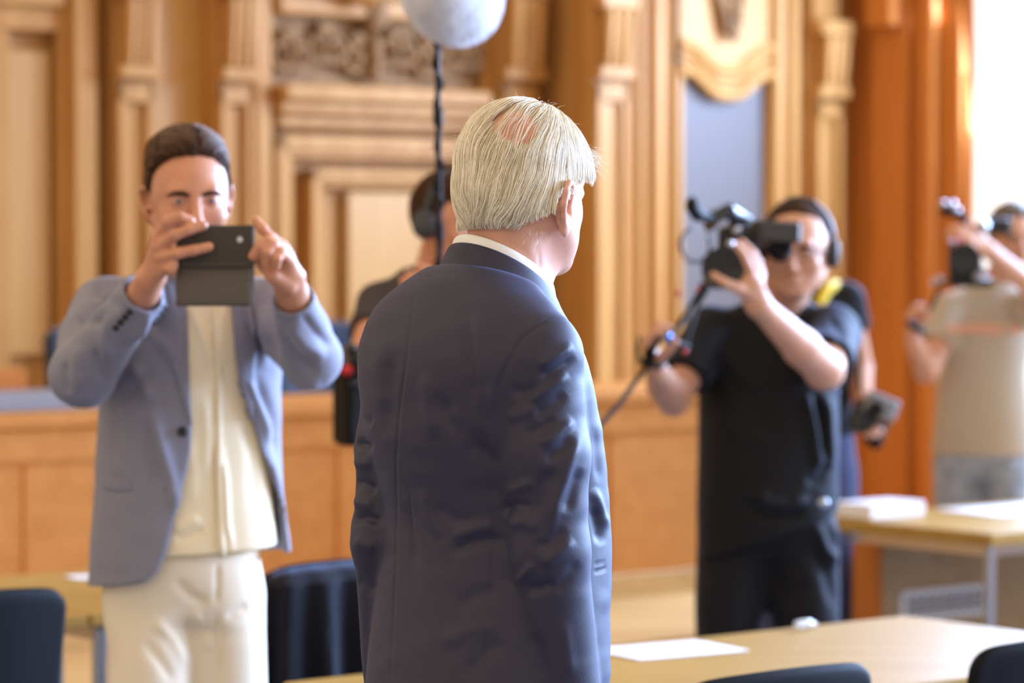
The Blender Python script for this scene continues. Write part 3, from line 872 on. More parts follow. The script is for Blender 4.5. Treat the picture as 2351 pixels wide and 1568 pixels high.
def hair_mesh_strands(name, paths, radii, mt, parent):
    """paths (n strands, k points, 3) world"""
    n, k, _ = paths.shape
    hc = bpy.data.hair_curves.new(name); hc.add_curves([k] * n)
    P = (paths - origin_of(parent)).astype(np.float32).reshape(-1)
    hc.attributes['position'].data.foreach_set('vector', P)
    ra = hc.attributes.get('radius') or hc.attributes.new('radius', 'FLOAT', 'POINT')
    ra.data.foreach_set('value', np.asarray(radii, np.float32).reshape(-1))
    hc.materials.append(mt)
    o = bpy.data.objects.new(name, hc); COL.objects.link(o); o.parent = parent; o['kind'] = 'stuff'
    return o
def grow(fsurf, starts, flow, steps, step, lift, seed=0, jitter=.06, stick=.8):
    """comb strands over a surface: flow(P) gives the combing direction, lift(k, P) height above the surface"""
    r = np.random.default_rng(seed); P = starts.copy(); out = []; J = r.normal(size=P.shape) * jitter
    st = step * (0.8 + .4 * r.random(len(P)))[:, None]
    for k in range(steps):
        d, G = grad(fsurf, P, .002)
        h = lift(k / (steps - 1), P)
        P = P - G * ((d - h) * (stick if k else 1))[:, None]; out.append(P.copy())
        v = flow(P); v = v + J; v = v - G * (v * G).sum(1)[:, None] * .9; v /= np.linalg.norm(v, axis=1, keepdims=True) + 1e-9
        P = P + v * st
    return np.stack(out, 1)

# ------------------------------------------------------------------ skin, cloth
SKIN = mat('skin', (.60, .265, .15), rough=.48, sss=.08, noise=(22, .10, (1, 1, 1)))
SKINN = mat('fair_skin', (.68, .345, .235), rough=.5, sss=.08, noise=(26, .12, (1, 1, 1)))
SKINP = mat('pale_skin', (.66, .34, .21), rough=.5, sss=.08, noise=(22, .08, (1, 1, 1)))
SUIT = mat('dark_suit_wool', (.0205, .0175, .040), rough=.6, sheen=.16, sheen_rough=.4, sheen_tint=(.35, .5, 1), bump=(900, .18, (1, 1, .3)))
BLAZER = mat('light_blue_blazer', (.225, .22, .28), rough=.75, sheen=.25, sheen_rough=.4, sheen_tint=(.75, .85, 1), bump=(600, .25, (1, 1, 1)))
CREAM = mat('cream_knit', (.93, .80, .56), rough=.8)
CHINO = mat('cream_cotton', (.84, .73, .56), rough=.8)
WSHIRT = mat('white_shirt', (.86, .85, .82), rough=.7)
BTEE = mat('black_tshirt', (.0055, .0045, .0045), rough=.75, spec=.3, sheen=.2, sheen_rough=.4, sheen_tint=(.5, .6, 1))
DJEAN = mat('black_jeans', (.007, .006, .007), rough=.8, spec=.3, sheen=.22, sheen_tint=(.6, .7, 1))
TANT = mat('tan_tshirt', (.50, .42, .32), rough=.85)
PEACH = mat('peach_print', (.75, .40, .27), rough=.8)
GJEAN = mat('faded_jeans', (.34, .39, .48), rough=.85, noise=(22, .25, (1, 1, 1)))
BLUSH = mat('blue_shorts', (.045, .055, .13), rough=.85, sheen=.3)
LEATHER = mat('brown_leather', (.05, .025, .014), rough=.4)
HAIRB = mat('dark_brown_hair', (.050, .022, .010), rough=.7, spec=.12)
HAIRG = mat('silver_blond_hair', (.72, .64, .50), rough=.42, spec=.4)
HAIRU = mat('blond_hair_mass', (.52, .43, .28), rough=.7)
EYEW = mat('shaded_eye_white', (.42, .38, .36), rough=.2); EYED = mat('eye_iris', (.04, .05, .06), rough=.15)  # eye white greyed with the shadow of the sockets
HPM = mat('headphone_plastic', (.03, .033, .045), rough=.35)

def trousers(name, root, origin, yaw, zc, hipw, mt, kneez=.50, stance=.11, hip=(.17, .12, .13), h=.010, feet=None, post=None, top=None, leg=(.092, .062, .050), knees=None, shift=(0, 0)):
    """waist to ankles; zc crotch height"""
    f_ = np.array([math.cos(yaw), math.sin(yaw), 0]); r_ = np.array([math.sin(yaw), -math.cos(yaw), 0]); o = np.array([origin[0], origin[1], 0.])
    S = SDF(); top = top or zc + .22; sh = r_ * shift[0] + f_ * shift[1]
    S.u(f_loft(o, yaw, [(zc + .0, shift[0], shift[1], hip[0] * .9, hip[1] * .8, hip[2] * .8), (zc + .08, shift[0], shift[1], hip[0], hip[1], hip[2]), (top, shift[0], shift[1], hip[0] * .93, hip[1] * .92, hip[2] * .85)], 2.2))
    feet = feet or [(-stance, 0), (stance, .03)]
    pos = []
    for i, sx in enumerate((-1, 1)):
        hp = o + sh + r_ * sx * hipw + Z * (zc + .03); fx = o + r_ * feet[i][0] + f_ * feet[i][1]
        kn = (hp * .5 + (fx + Z * .09) * .5) * [1, 1, 0] + Z * kneez + f_ * .02 if knees is None else knees[i]
        S.u(f_caps(hp, kn, leg[0], leg[1] + .01), .035); S.u(f_caps(kn, fx + Z * .05, leg[1] + .01, leg[2] + .012), .02); pos.append(fx)
    S.i(f_plane((0, 0, .045), (0, 0, -1)), .006)
    lo = o + [-.42, -.42, 0]; hi = o + [.42, .42, top + .03]
    ob = sculpt_obj(name, S, lo, hi, h, mt, root, post=post)
    return ob, pos, S
def shoes(root, pos, yaw, mt, turn=(.25, -.25)):
    for i, p in enumerate(pos):
        a = yaw + turn[i]; f_ = np.array([math.cos(a), math.sin(a), 0]); r_ = np.array([math.sin(a), -math.cos(a), 0])
        S = SDF(); S.u(f_ecaps(p - f_ * .05 + Z * .045, p + f_ * .07 + Z * .04, .042, .044, r_, .95)); S.u(f_ecaps(p + f_ * .07 + Z * .036, p + f_ * .15 + Z * .030, .044, .036, r_, .75), .02)
        S.u(f_caps(p + Z * .05, p + Z * .10, .045, .043), .02); S.u(f_box(p + f_ * .05 + Z * .012, (.042, .145, .012), (r_, f_, Z), .01), .006)
        S.i(f_plane((0, 0, .0015), (0, 0, -1)), .002)
        sculpt_obj('shoe', S, p - [.25, .25, 0], p + [.25, .25, .15], .007, mt, root)

def raycast(f, px, py, y0, y1, n=26):
    """points on the surface of f seen at these picture positions, between depths y0 and y1"""
    px = np.asarray(px, float).ravel(); py = np.asarray(py, float).ravel()
    A = np.array([at(a, b, y0) for a, b in zip(px, py)]); B_ = np.array([at(a, b, y1) for a, b in zip(px, py)])
    d = B_ - A; L = np.linalg.norm(d, axis=1); d /= L[:, None]; t = np.zeros(len(A)); hit = np.zeros(len(A), bool)
    for k in range(90):
        v = f(A + d * t[:, None]); hit |= v < .0006; t = np.where(hit, t, t + np.clip(v * .7, .0004, .05))
    t = np.where(hit, t, np.median(t[hit]) if hit.any() else L * .5)
    return A + d * t[:, None]
def drape(name, f, edgeA, edgeB, lift, mt, parent, y0, y1, nu=24, nv=5, th=.002, sub=0, smoothd=0):
    """cloth strip lying on a surface between two edges given as picture polylines"""
    def res(E):
        E = np.array(E, float); s = np.r_[0, np.cumsum(np.linalg.norm(np.diff(E, axis=0), axis=1))]; s /= s[-1]
        q = np.linspace(0, 1, nu); return np.stack([np.interp(q, s, E[:, 0]), np.interp(q, s, E[:, 1])], 1)
    a, b = res(edgeA), res(edgeB); w = np.linspace(0, 1, nv)
    G_ = a[:, None] * (1 - w)[None, :, None] + b[:, None] * w[None, :, None]
    P = raycast(f, G_[..., 0], G_[..., 1], y0, y1)
    _, n = grad(f, P, .004); P = P + n * lift
    m = MB(); m.grid(P.reshape(nu, nv, 3)); o = m.build(name, mt, parent); solidify(o, th, 1)
    if sub: subsurf(o, sub)
    return o
def disc_on(name, f, px, py, r, th, mt, parent, y0, y1):
    p = raycast(f, [px], [py], y0, y1); _, n = grad(f, p, .003); m = MB(); m.lathe(p[0] - n[0] * .001, n[0], [(0, r), (th * .7, r), (th, r * .8), (th * .8, r * .45), (th * .8, 0)], 18); return m.build(name, mt, parent)
# ================================================================== the grey-haired man in the dark suit, seen from behind
def arr(*v): return np.array(v, float)
BY = math.radians(40); bf = arr(math.cos(BY), math.sin(BY), 0); br = arr(math.sin(BY), -math.cos(BY), 0)
T0 = arr(-.0815, 4.40, 0)
man = thing('person', T0, 'grey-haired person in a dark suit seen from behind, head turned towards the windows', 'person')
HC = arr(.020, 4.475, 1.750); HM = frameM(math.radians(53), math.radians(-4), 0)
NB = arr(-.0126, 4.458, 1.60)
headF = head_field(fat=.004, detail_ear=True, jaw_w=1.06, ear_off=(.006, -.007, -.020), ear_s=1.2, cheek=.010)
skullF = head_field(fat=.004, ears=False, mouth=False)
headW = in_frame(headF, HC, HM); skullW = in_frame(skullF, HC, HM)
shR = T0 + br * .165 + bf * .02 + Z * 1.510; shL = T0 - br * .150 + bf * .02 + Z * 1.500
elR = arr(.0530, 4.285, 1.235); wrR = arr(.088, 4.33, .93); elL = arr(-.184, 4.50, 1.235); wrL = arr(-.172, 4.585, .93)
S = SDF(); S.u(headW)
S.u(f_caps(HC + HM.T @ arr(0, -.030, -.055), NB + Z * .0 - bf * .0, .060, .064), .022)
S.u(f_caps(HC + HM.T @ arr(.0, .02, -.08), NB + bf * .02, .045, .050), .02)
S.u(f_loft(T0, BY, [(1.02, 0, .06, .13, .10, .10), (1.30, 0, .06, .13, .10, .09), (1.50, 0, .02, .15, .08, .08), (1.58, 0, .03, .11, .06, .05)], 2.2), .03)
for a, b, c in ((shR, elR, wrR), (shL, elL, wrL)):
    S.u(f_caps(a + Z * -.01, b, .040, .036), .03); S.u(f_caps(b, c, .036, .026), .01)
hand_ops(S, wrR - Z * .02, -Z + bf * .15, -br, -1, [(.25, .35, .2)] * 4, .03, (.35, .9, .3)); hand_ops(S, wrL - Z * .02, -Z + bf * .15, br, 1, [(.25, .35, .2)] * 4, .03, (.35, .9, .3))
def post_neck(V, G):                           # creases of the neck below the ear
    return strokes(V, G, [([(1225, 585), (1238, 560), (1252, 540), (1262, 525)], 5, -.0012), ([(1240, 620), (1237, 590), (1240, 575)], 4, -.0010), ([(1150, 548), (1190, 566), (1215, 590)], 5, -.0007)])
sculpt_obj('body', S, arr(-.30, 4.20, .70), arr(.24, 4.80, 1.90), 0.0038, SKINN, man, post=post_neck)

# jacket
S = SDF()
S.u(f_loft(T0, BY, [(.86, 0, .058, .200, .155, .160), (1.036, 0, .061, .190, .152, .156), (1.15, 0, .070, .180, .150, .150), (1.27, 0, .075, .172, .150, .146), (1.43, 0, .040, .192, .146, .140),
                    (1.53, .003, .022, .190, .115, .118), (1.585, .0, .020, .160, .078, .088), (1.618, .0, .030, .112, .068, .074), (1.642, 0, .055, .078, .066, .072)], 2.35, .012))
for a, b, c, r0, r1, r2 in ((shR, elR, wrR, .059, .0555, .050), (shL, elL, wrL, .055, .051, .046)):
    A = SDF(); m1 = a * .5 + b * .5
    A.u(f_ecaps(a, m1, r0, r0 + .003, bf, .95)); A.u(f_ecaps(m1, b, r0 + .003, r1, bf, .95), .02); A.u(f_ecaps(b, c, r1, r2, bf, .95), .02)
    A.i(f_plane(c + Z * -.0, -Z), .004)
    S.u(A, .014)
S.i(f_plane(NB * [1, 1, 0] - bf * .085 + Z * 1.640, bf * .40 + Z), .012)
S.u(f_caps(T0 + Z * 1.575 + bf * .02, shR + Z * .012, .045, .044), .035); S.u(f_caps(T0 + Z * 1.575 + bf * .02, shL + Z * .012, .045, .042), .035)
def post_suit(V, G):
    n = vnoise(V, 9, 3) * .0022 + vnoise(V * [1, 1, 2.2], 22, 5) * .0010
    V = V + G * n[:, None]
    fl = []
    seam = lambda p, a=-.0016: fl.append((p, 3.2, a))
    seam([(958, 640), (946, 720), (928, 860), (914, 960), (909, 1060), (911, 1180), (906, 1350), (893, 1620)])
    seam([(1306, 722), (1256, 733), (1200, 772), (1167, 827), (1144, 883), (1140, 940)], -.003)
    seam([(1131, 1100), (1135, 1250), (1120, 1400), (1108, 1600)])
    seam([(940, 1110), (944, 1190), (945, 1240), (952, 1300)], -.0012)
    seam([(1362, 1312), (1378, 1310), (1394, 1302)], -.0025); seam([(1362, 1296), (1378, 1294), (1392, 1288)], -.0015)
    for p, w, a in (
        # soft vertical drape over the shoulder blades
        ([(1096, 710), (1100, 790), (1110, 880), (1122, 960)], 15, .0055), ([(1072, 740), (1078, 830), (1092, 930)], 13, -.0045),
        ([(976, 850), (984, 930), (1000, 1010)], 14, .0045), ([(1000, 900), (1040, 970), (1095, 1030), (1150, 1070)], 17, -.0060),
        ([(1030, 930), (1055, 985), (1080, 1030)], 12, .0042), ([(880, 760), (872, 850), (880, 950)], 20, .0030), ([(905, 800), (895, 900), (898, 1000)], 14, -.0030),
        ([(1125, 880), (1128, 960), (1140, 1060)], 9, .0045), ([(1105, 980), (1120, 1080), (1140, 1160)], 14, -.0040),
        ([(1030, 1275), (1070, 1250), (1120, 1240), (1165, 1240)], 13, -.0060), ([(1040, 1240), (1080, 1215), (1140, 1205)], 13, .0040), ([(1000, 1160), (1040, 1190), (1090, 1200)], 12, -.0030),
        ([(970, 1120), (985, 1190), (1010, 1240)], 10, .0030), ([(930, 1150), (950, 1230), (955, 1310)], 9, -.0025),
        ([(1040, 1400), (1090, 1370), (1150, 1350)], 16, -.0040), ([(1010, 1480), (1070, 1450), (1150, 1430)], 16, .0030), ([(1070, 1560), (1110, 1500), (1160, 1470)], 16, -.0040),
        # sleeve turned to the windows
        ([(1232, 845), (1270, 822), (1316, 792)], 9, .0055), ([(1238, 870), (1280, 848), (1322, 822)], 9, -.0050),
        ([(1170, 890), (1205, 905), (1240, 890)], 11, -.0035),
        ([(1210, 922), (1255, 895), (1305, 858)], 10, .0060), ([(1225, 958), (1262, 935), (1300, 905)], 11, -.0050),
        ([(1160, 960), (1200, 950), (1235, 935)], 10, .0035),
        ([(1238, 1022), (1275, 1000), (1316, 962)], 10, .0060), ([(1200, 1000), (1240, 985), (1275, 960)], 11, -.0045), ([(1250, 1060), (1285, 1035), (1315, 1005)], 11, -.0060),
        ([(1262, 1226), (1276, 1150), (1305, 1068), (1330, 985)], 12, .0065), ([(1300, 1180), (1318, 1120), (1334, 1075)], 11, -.0060), ([(1228, 1190), (1245, 1120), (1275, 1070)], 12, -.0045),
        ([(1150, 1172), (1185, 1160), (1222, 1166)], 10, -.0065), ([(1155, 1130), (1190, 1120), (1230, 1105)], 10, .0040), ([(1165, 1205), (1200, 1198), (1240, 1215)], 12, .0045),
        ([(1243, 1300), (1278, 1272), (1318, 1238)], 11, .0055), ([(1225, 1255), (1262, 1248), (1300, 1215)], 10, -.0045), ([(1185, 1340), (1205, 1318), (1228, 1292)], 8, .0050),
        ([(1205, 1352), (1240, 1352), (1275, 1338)], 11, -.0060), ([(1270, 1360), (1300, 1330), (1330, 1290)], 12, -.0035), ([(1290, 1420), (1300, 1480), (1312, 1560)], 12, .0030),
        ([(1225, 1450), (1240, 1500), (1250, 1560)], 14, -.0030),
        ([(1350, 760), (1352, 880), (1350, 960)], 12, .002),
        # front of the jacket beyond the sleeve
        ([(1362, 1120), (1380, 1180), (1396, 1215)], 9, .0065), ([(1362, 1160), (1374, 1210), (1380, 1250)], 9, -.0075), ([(1366, 980), (1372, 1060), (1376, 1110)], 8, -.0030),
        # far sleeve
        ([(806, 1022), (830, 1020), (858, 1028)], 9, -.0080), ([(806, 1060), (830, 1064), (856, 1062)], 12, .0050), ([(808, 1104), (835, 1112), (866, 1126)], 9, -.0080), ([(804, 1150), (830, 1154), (862, 1160)], 12, .0060),
        ([(806, 1196), (840, 1188), (878, 1198)], 9, -.0080), ([(812, 1240), (835, 1250), (862, 1262)], 12, .0045), ([(818, 1330), (840, 1340), (862, 1360)], 14, -.004), ([(815, 960), (835, 965), (855, 975)], 10, -.0060)):
        fl.append((p, w, a))
    V = strokes(V, G, [(p, w * (1.0 if w < 4 else 1.2), a if w < 4 else a * .95) for p, w, a in fl])
    return V
sculpt_obj('suit_jacket', S, arr(-.32, 4.15, .84), arr(.28, 4.80, 1.68), .0036, SUIT, man, post=post_suit, smooth=1)

# collars
def collar(name, mt, N0, z0, drop, rx, ry, prof, phis, th, dropfn=None, sub=2, lift=None):
    P = []
    for ph in phis:
        row = []
        e = -bf * math.cos(ph) * ry + br * math.sin(ph) * rx; en = nrm(e)
        zt_ = z0 - drop * (1 - math.cos(ph)) / 2 - (dropfn(ph) if dropfn else 0)
        for (dr, dz) in prof(ph):
            row.append(N0 + e + en * dr + Z * (zt_ + dz))
        P.append(row)
    m = MB(); m.grid(P); o = m.build(name, mt, man); solidify(o, th, 0); subsurf(o, sub); return o
NC = arr(-.0126, 4.458, 0)
phis = np.radians(np.linspace(-150, 150, 41))
def prof_shirt(ph):
    k = abs(ph) / math.radians(150)
    L = .040 + .012 * max(0, (k - .75) / .25)
    return [(-.003, -.030), (-.0035, -.006), (-.001, 0), (.0035, -.001), (.006, -.010), (.0085, -L * .6), (.012 + .004 * k, -L)]
collar('shirt_collar', WSHIRT, NC, 1.6845, .083, .0675, .0705, prof_shirt, phis, .0016)
def prof_jack(ph):
    return [(.003, -.03), (.0025, -.008), (.0045, 0), (.0085, -.002), (.013, -.014), (.021, -.029), (.029, -.040), (.031, -.046)]
collar('jacket_collar', SUIT, NC, 1.6725, .060, .0710, .0740, prof_jack, np.radians(np.linspace(-128, 128, 37)), .0026,
       dropfn=lambda ph: .036 * (abs(ph) / math.radians(128)) ** 2.2)

# trousers and shoes (below the frame, standing on the floor)
tr, pos, _ = trousers('trousers', man, T0 + bf * .05, BY, .86, .085, SUIT, hip=(.165, .12, .13), top=1.02, h=.012)
shoes(man, pos, BY, LEATHER)

# ---- hair: a combed mass and the strands over it
K = (raycast(skullW, [1186], [284], 4.2, 4.6)[0] - HC) @ HM.T   # thin crown
HO = arr(.004, .030, .125)
def local(P): return (P - HC) @ HM.T
def hair_top(P):
    q = local(P)
    off = .0075 + .002 * np.clip(q[:, 2] / .1, 0, 1) + .006 * np.clip(q[:, 1] / .08, 0, 1) * np.clip(q[:, 2] / .04, 0, 1) + np.clip((.025 - q[:, 2]) / .085, 0, 1) * .022 * np.clip((.01 - q[:, 1]) / .03, 0, 1)
    th = np.exp(-((((q - K) / arr(.046, .040, .040)) ** 2).sum(1)) ** 1.5)
    return off - .0150 * th
def hair_mass(P):
    q = local(P); d = skullW(P) - hair_top(P) - .0012 * np.sin(np.arctan2(q[:, 0] - K[0], q[:, 1] + .02) * 42 + 5 * vnoise(q, 16, 4))
    yf = np.interp(q[:, 2], [-.07, -.03, -.012, .006, .020, .034, .050, .070, .12], [-.030, -.030, -.016, .010, .026, .046, .064, .078, .085])
    d = smax(d, q[:, 1] - yf, .006)
    nape = -.056 + .004 * np.clip((q[:, 0] - .02) / .03, 0, 1) + .010 * vnoise(q * [1, 1, .2], 60, 9) * .35 + .60 * np.clip(q[:, 0] - .046, 0, .04)
    d = smax(d, nape - q[:, 2], .004)
    # ear opening
    for sx in (-1, 1):
        e = f_ell((sx * .094, -.020, -.038), (.024, .030, .036))(q); d = smax(d, -e, .004)
    return d
sculpt_obj('hair', hair_mass, arr(-.12, 4.33, 1.66), arr(.17, 4.62, 1.92), .0026, HAIRU, man, smooth=1)
hairobj = COL.objects['hair']
R = np.random.default_rng(5)
n0 = 30000
th_ = R.random(n0) * 2 * np.pi; cz = R.random(n0) * 1.62 - .62; sz = np.sqrt(np.clip(1 - cz ** 2, 0, 1))
q0 = arr(0, -.018, .030) + np.stack([sz * np.cos(th_) * .09, sz * np.sin(th_) * .115, cz * .105], 1)
yf = np.interp(q0[:, 2], [-.07, -.03, -.012, .006, .020, .034, .050, .070, .12], [-.034, -.034, -.022, .002, .018, .036, .054, .070, .080])
keep = (q0[:, 1] < yf) & (q0[:, 2] > -.045)
thin = np.exp(-((((q0 - K) / arr(.040, .034, .036)) ** 2).sum(1)) ** 1.5); keep &= R.random(n0) > thin * .93
q0 = q0[keep][:17000]; n = len(q0)
start = HC + q0 @ HM
def flow(P):
    q = local(P); v = q - HO; v /= np.linalg.norm(v, axis=1, keepdims=True)
    side = np.clip((q[:, 0] - .02) / .06, 0, 1) * np.clip(1 - np.abs(q[:, 2] - .03) / .08, 0, 1)
    v = v + arr(0, 0, -.55) * np.clip((.09 - q[:, 2]) / .06, 0, 1)[:, None] + arr(0, .35, 0) * side[:, None] * (q[:, 1] > -.02)[:, None]
    w = vnoise(q, 28, 21)[:, None] * arr(.30, .0, 0) + vnoise(q, 28, 22)[:, None] * arr(0, .30, 0) + vnoise(q, 75, 24)[:, None] * arr(.16, .12, 0)
    return (v + w) @ HM
lay = R.random(n) ** 2
paths = grow(skullW, start, flow, 12, .0078, lambda t, P: hair_top(P) + .0150 * np.exp(-((((local(P) - K) / arr(.046, .040, .040)) ** 2).sum(1)) ** 1.5) * .75 - .0012 + .0035 * lay + .0004 * t, seed=3, jitter=.055)
# stop at the nape and around the ear
ql = (paths.reshape(-1, 3) - HC) @ HM.T; ql = ql.reshape(n, 12, 3)
lim = (-.062 + .008 * (R.random(n) - .6))[:, None]
lim = lim + .60 * np.clip(ql[:, :, 0] - .046, 0, .04)
bad = (ql[:, :, 2] < lim) | ((((ql - arr(.094, -.018, -.038)) / arr(.025, .026, .033)) ** 2).sum(2) < 1) | (ql[:, :, 1] > .098) | ((ql[:, :, 1] > -.004) & (ql[:, :, 2] < .016 - .0 * np.clip(ql[:, :, 1] - .03, 0, 1) + .012 * (R.random(n) - .5)[:, None]))
bad = np.maximum.accumulate(bad, 1)
for k in range(1, 12):
    b = bad[:, k]; paths[b, k] = paths[b, k - 1] + (paths[b, k - 1] - paths[b, max(k - 2, 0)]) * .02
thick_ = 1 + .9 * (R.random(n) > .9)
near = R.random(n) < .92 * np.clip((.047 - np.linalg.norm((ql - K) / arr(1.15, 1, 1), axis=2).min(1)) / .018, 0, 1)
paths = paths[~near]; thick_ = thick_[~near]; n = len(paths)
rad = np.tile(np.interp(np.linspace(0, 1, 12), [0, .2, .8, 1], [.5, 1, .9, .25]), (n, 1)) * ((.00021 + .00014 * R.random(n)) * thick_)[:, None]
def hair_material(name, cols, rough=.35, spec=.6):
    m = bpy.data.materials.new(name); m.use_nodes = True; nt = m.node_tree; b = nt.nodes['Principled BSDF']
    hi = nt.nodes.new('ShaderNodeHairInfo'); r = nt.nodes.new('ShaderNodeValToRGB'); nt.links.new(hi.outputs['Random'], r.inputs['Fac'])
    r.color_ramp.elements[0].color = (*cols[0], 1); r.color_ramp.elements[1].color = (*cols[1], 1)
    e = r.color_ramp.elements.new(.35); e.color = (*cols[2], 1)
    nt.links.new(r.outputs['Color'], b.inputs['Base Color']); b.inputs['Roughness'].default_value = rough
    b.inputs['Specular IOR Level'].default_value = spec
    return m
STR = hair_material('silver_strands', ((.34, .25, .14), (.98, .92, .78), (.88, .78, .58)))
hair_mesh_strands('hair_strands', paths, rad, STR, hairobj)
# loose wisps: fringe tips past the brow, a few over the ear and at the parting
m0 = []
for k in range(150):
    c = q_ = arr(.055 + R.normal() * .008, .070 + R.normal() * .006, .052 + R.normal() * .010); d = nrm(arr(.30 + R.normal() * .12, .8, -.10 + R.normal() * .35)); L = .010 + .016 * R.random()
    P_ = [c + d * L * t + arr(0, 0, -1) * .010 * t * t for t in np.linspace(0, 1, 6)]; m0.append(P_)
for k in range(60):                              # over the ear
    c = arr(.083 + R.normal() * .003, -.006 + R.normal() * .008, .014); P_ = [c + arr(.007 * math.sin(t * 3), -.004 * t + R.normal() * .0006, -.030 * t) for t in np.linspace(0, .5 + .7 * R.random(), 6)]; m0.append(P_)
for k in range(110):                             # stray hairs standing off the outline
    a = R.random() * 2 * np.pi; cz = R.random(); sz = math.sqrt(1 - cz * cz); c = arr(0, -.018, .03) + arr(sz * math.cos(a) * .093, sz * math.sin(a) * .115, cz * .106)
    if c[1] > .07: continue
    d = nrm(arr(R.normal() * .5, R.normal() * .5, R.normal() * .2) + (c - arr(0, -.018, .03)) * 6); L = .006 + .012 * R.random()
    m0.append([c + d * L * t + arr(0, 0, -.004) * t * t for t in np.linspace(0, 1, 6)])
for k in range(120):                             # short hairs on the nape
    a = math.radians(-60 + 150 * R.random()); c = arr(math.sin(a) * .066, -.03 - math.cos(a) * .052, -.064 - .020 * R.random() ** 2); d = nrm(arr(R.normal() * .5, -.25, -1)); L = .005 + .006 * R.random()
    m0.append([c + d * L * t for t in np.linspace(0, 1, 6)])
w_ = HC + np.array(m0).reshape(-1, 3) @ HM; w_ = w_.reshape(-1, 6, 3)
hair_mesh_strands('hair_wisps', w_, np.tile(np.linspace(.00022, .00006, 6), (len(w_), 1)), STR, hairobj)
# ================================================================== the man in the light blue jacket photographing with a phone in a folding case
def A_(px, py, Y): return at(px, py, Y)
T1 = arr(-.662, 6.25, 0); LY = math.radians(-76); lf = arr(math.cos(LY), math.sin(LY), 0); lr = arr(math.sin(LY), -math.cos(LY), 0)
man2 = thing('person', T1, 'dark-haired person in a light blue jacket and cream trousers holding up a phone', 'person')
H2 = arr(-.6505, 6.13, 1.762); M2 = frameM(math.radians(-75), math.radians(-5), math.radians(-1))
head2 = head_field(fat=-.001, jaw_w=.98); skull2 = head_field(fat=-.001, ears=False, mouth=False)
S = SDF(); S.u(in_frame(head2, H2, M2, 1.03))
nk2 = T1 + lf * .01 + Z * 1.60
S.u(f_caps(H2 + M2.T @ arr(0, -.025, -.07), nk2, .052, .056), .02)
S.u(f_loft(T1, LY, [(1.00, 0, .0, .14, .10, .10), (1.25, 0, .0, .135, .09, .09), (1.45, 0, .0, .17, .10, .09), (1.55, 0, .0, .13, .07, .07), (1.60, 0, 0, .07, .06, .06)], 2.2), .03)
sR2, eR2, wR2 = A_(243, 712, 6.26), A_(190, 858, 6.04), A_(330, 672, 5.86)
sL2, eL2, wL2 = A_(640, 712, 6.20), A_(716, 822, 6.02), A_(672, 680, 5.87)
for a, b, c in ((sR2, eR2, wR2), (sL2, eL2, wL2)):
    S.u(f_caps(a, b, .045, .040), .03); S.u(f_caps(b, c, .038, .028), .01)
PD = 5.80
Xd = arr(1, 0, 0)
# hand on the phone's one side: back of the hand to the camera, fingers across the case
S.u(f_ecaps(wR2, A_(345, 640, 5.835), .028, .033, arr(.8, 0, .5), .75), .02)
for (kx, ky) in ((362, 545), (366, 566), (372, 590), (382, 612)):
    S.u(f_ecaps(A_(344, 642, 5.835), A_(kx, ky, 5.79), .021, .0145, arr(.4, 0, .9), .85), .012)
def fing(pts, rads): S.u(f_chain([A_(*p) for p in pts], rads, .003), .005)
fing([(360, 545, 5.79), (384, 508, 5.775), (414, 499, 5.775), (437, 507, 5.782)], [.0125, .0115, .0105, .0095])
fing([(366, 566, 5.785), (400, 540, 5.768), (434, 527, 5.769), (466, 518, 5.775)], [.0125, .0115, .0105, .0095])
fing([(372, 590, 5.785), (406, 582, 5.768), (444, 575, 5.769), (480, 567, 5.775)], [.0125, .0115, .0105, .0092])
fing([(382, 612, 5.79), (394, 618, 5.775), (398, 607, 5.775), (394, 602, 5.785)], [.011, .0100, .0095, .009])
fing([(352, 636, 5.85), (378, 600, 5.85), (410, 575, 5.838), (440, 560, 5.833)], [.017, .013, .011, .0095])
# the other hand: palm seen from the little-finger side, fingers curled about the edge
S.u(f_ecaps(wL2, A_(662, 640, 5.845), .027, .034, arr(1, 0, .25), .75), .02)
for (kx, ky) in ((640, 562), (650, 572), (658, 588), (662, 606)):
    S.u(f_ecaps(A_(660, 642, 5.845), A_(kx, ky, 5.82), .021, .0135, arr(1, 0, .3), .85), .012)
fing([(640, 562, 5.815), (620, 545, 5.795), (603, 525, 5.79), (587, 506, 5.795)], [.0125, .0110, .0100, .0090])
fing([(646, 568, 5.80), (616, 554, 5.775), (596, 566, 5.770), (581, 588, 5.775)], [.0122, .0112, .0105, .0095])
fing([(652, 576, 5.80), (628, 562, 5.775), (614, 580, 5.765), (611, 603, 5.775)], [.0120, .0108, .0100, .0092])
fing([(658, 590, 5.80), (646, 580, 5.775), (637, 594, 5.765), (634, 611, 5.772)], [.0108, .0098, .0090, .0082])
fing([(662, 655, 5.835), (628, 634, 5.815), (603, 606, 5.825), (585, 585, 5.830)], [.019, .0150, .0120, .0100])
def lips_col(V, G): return V
sculpt_obj('body', S, arr(-1.05, 5.72, .96), arr(-.32, 6.42, 1.93), .0036, SKIN, man2)
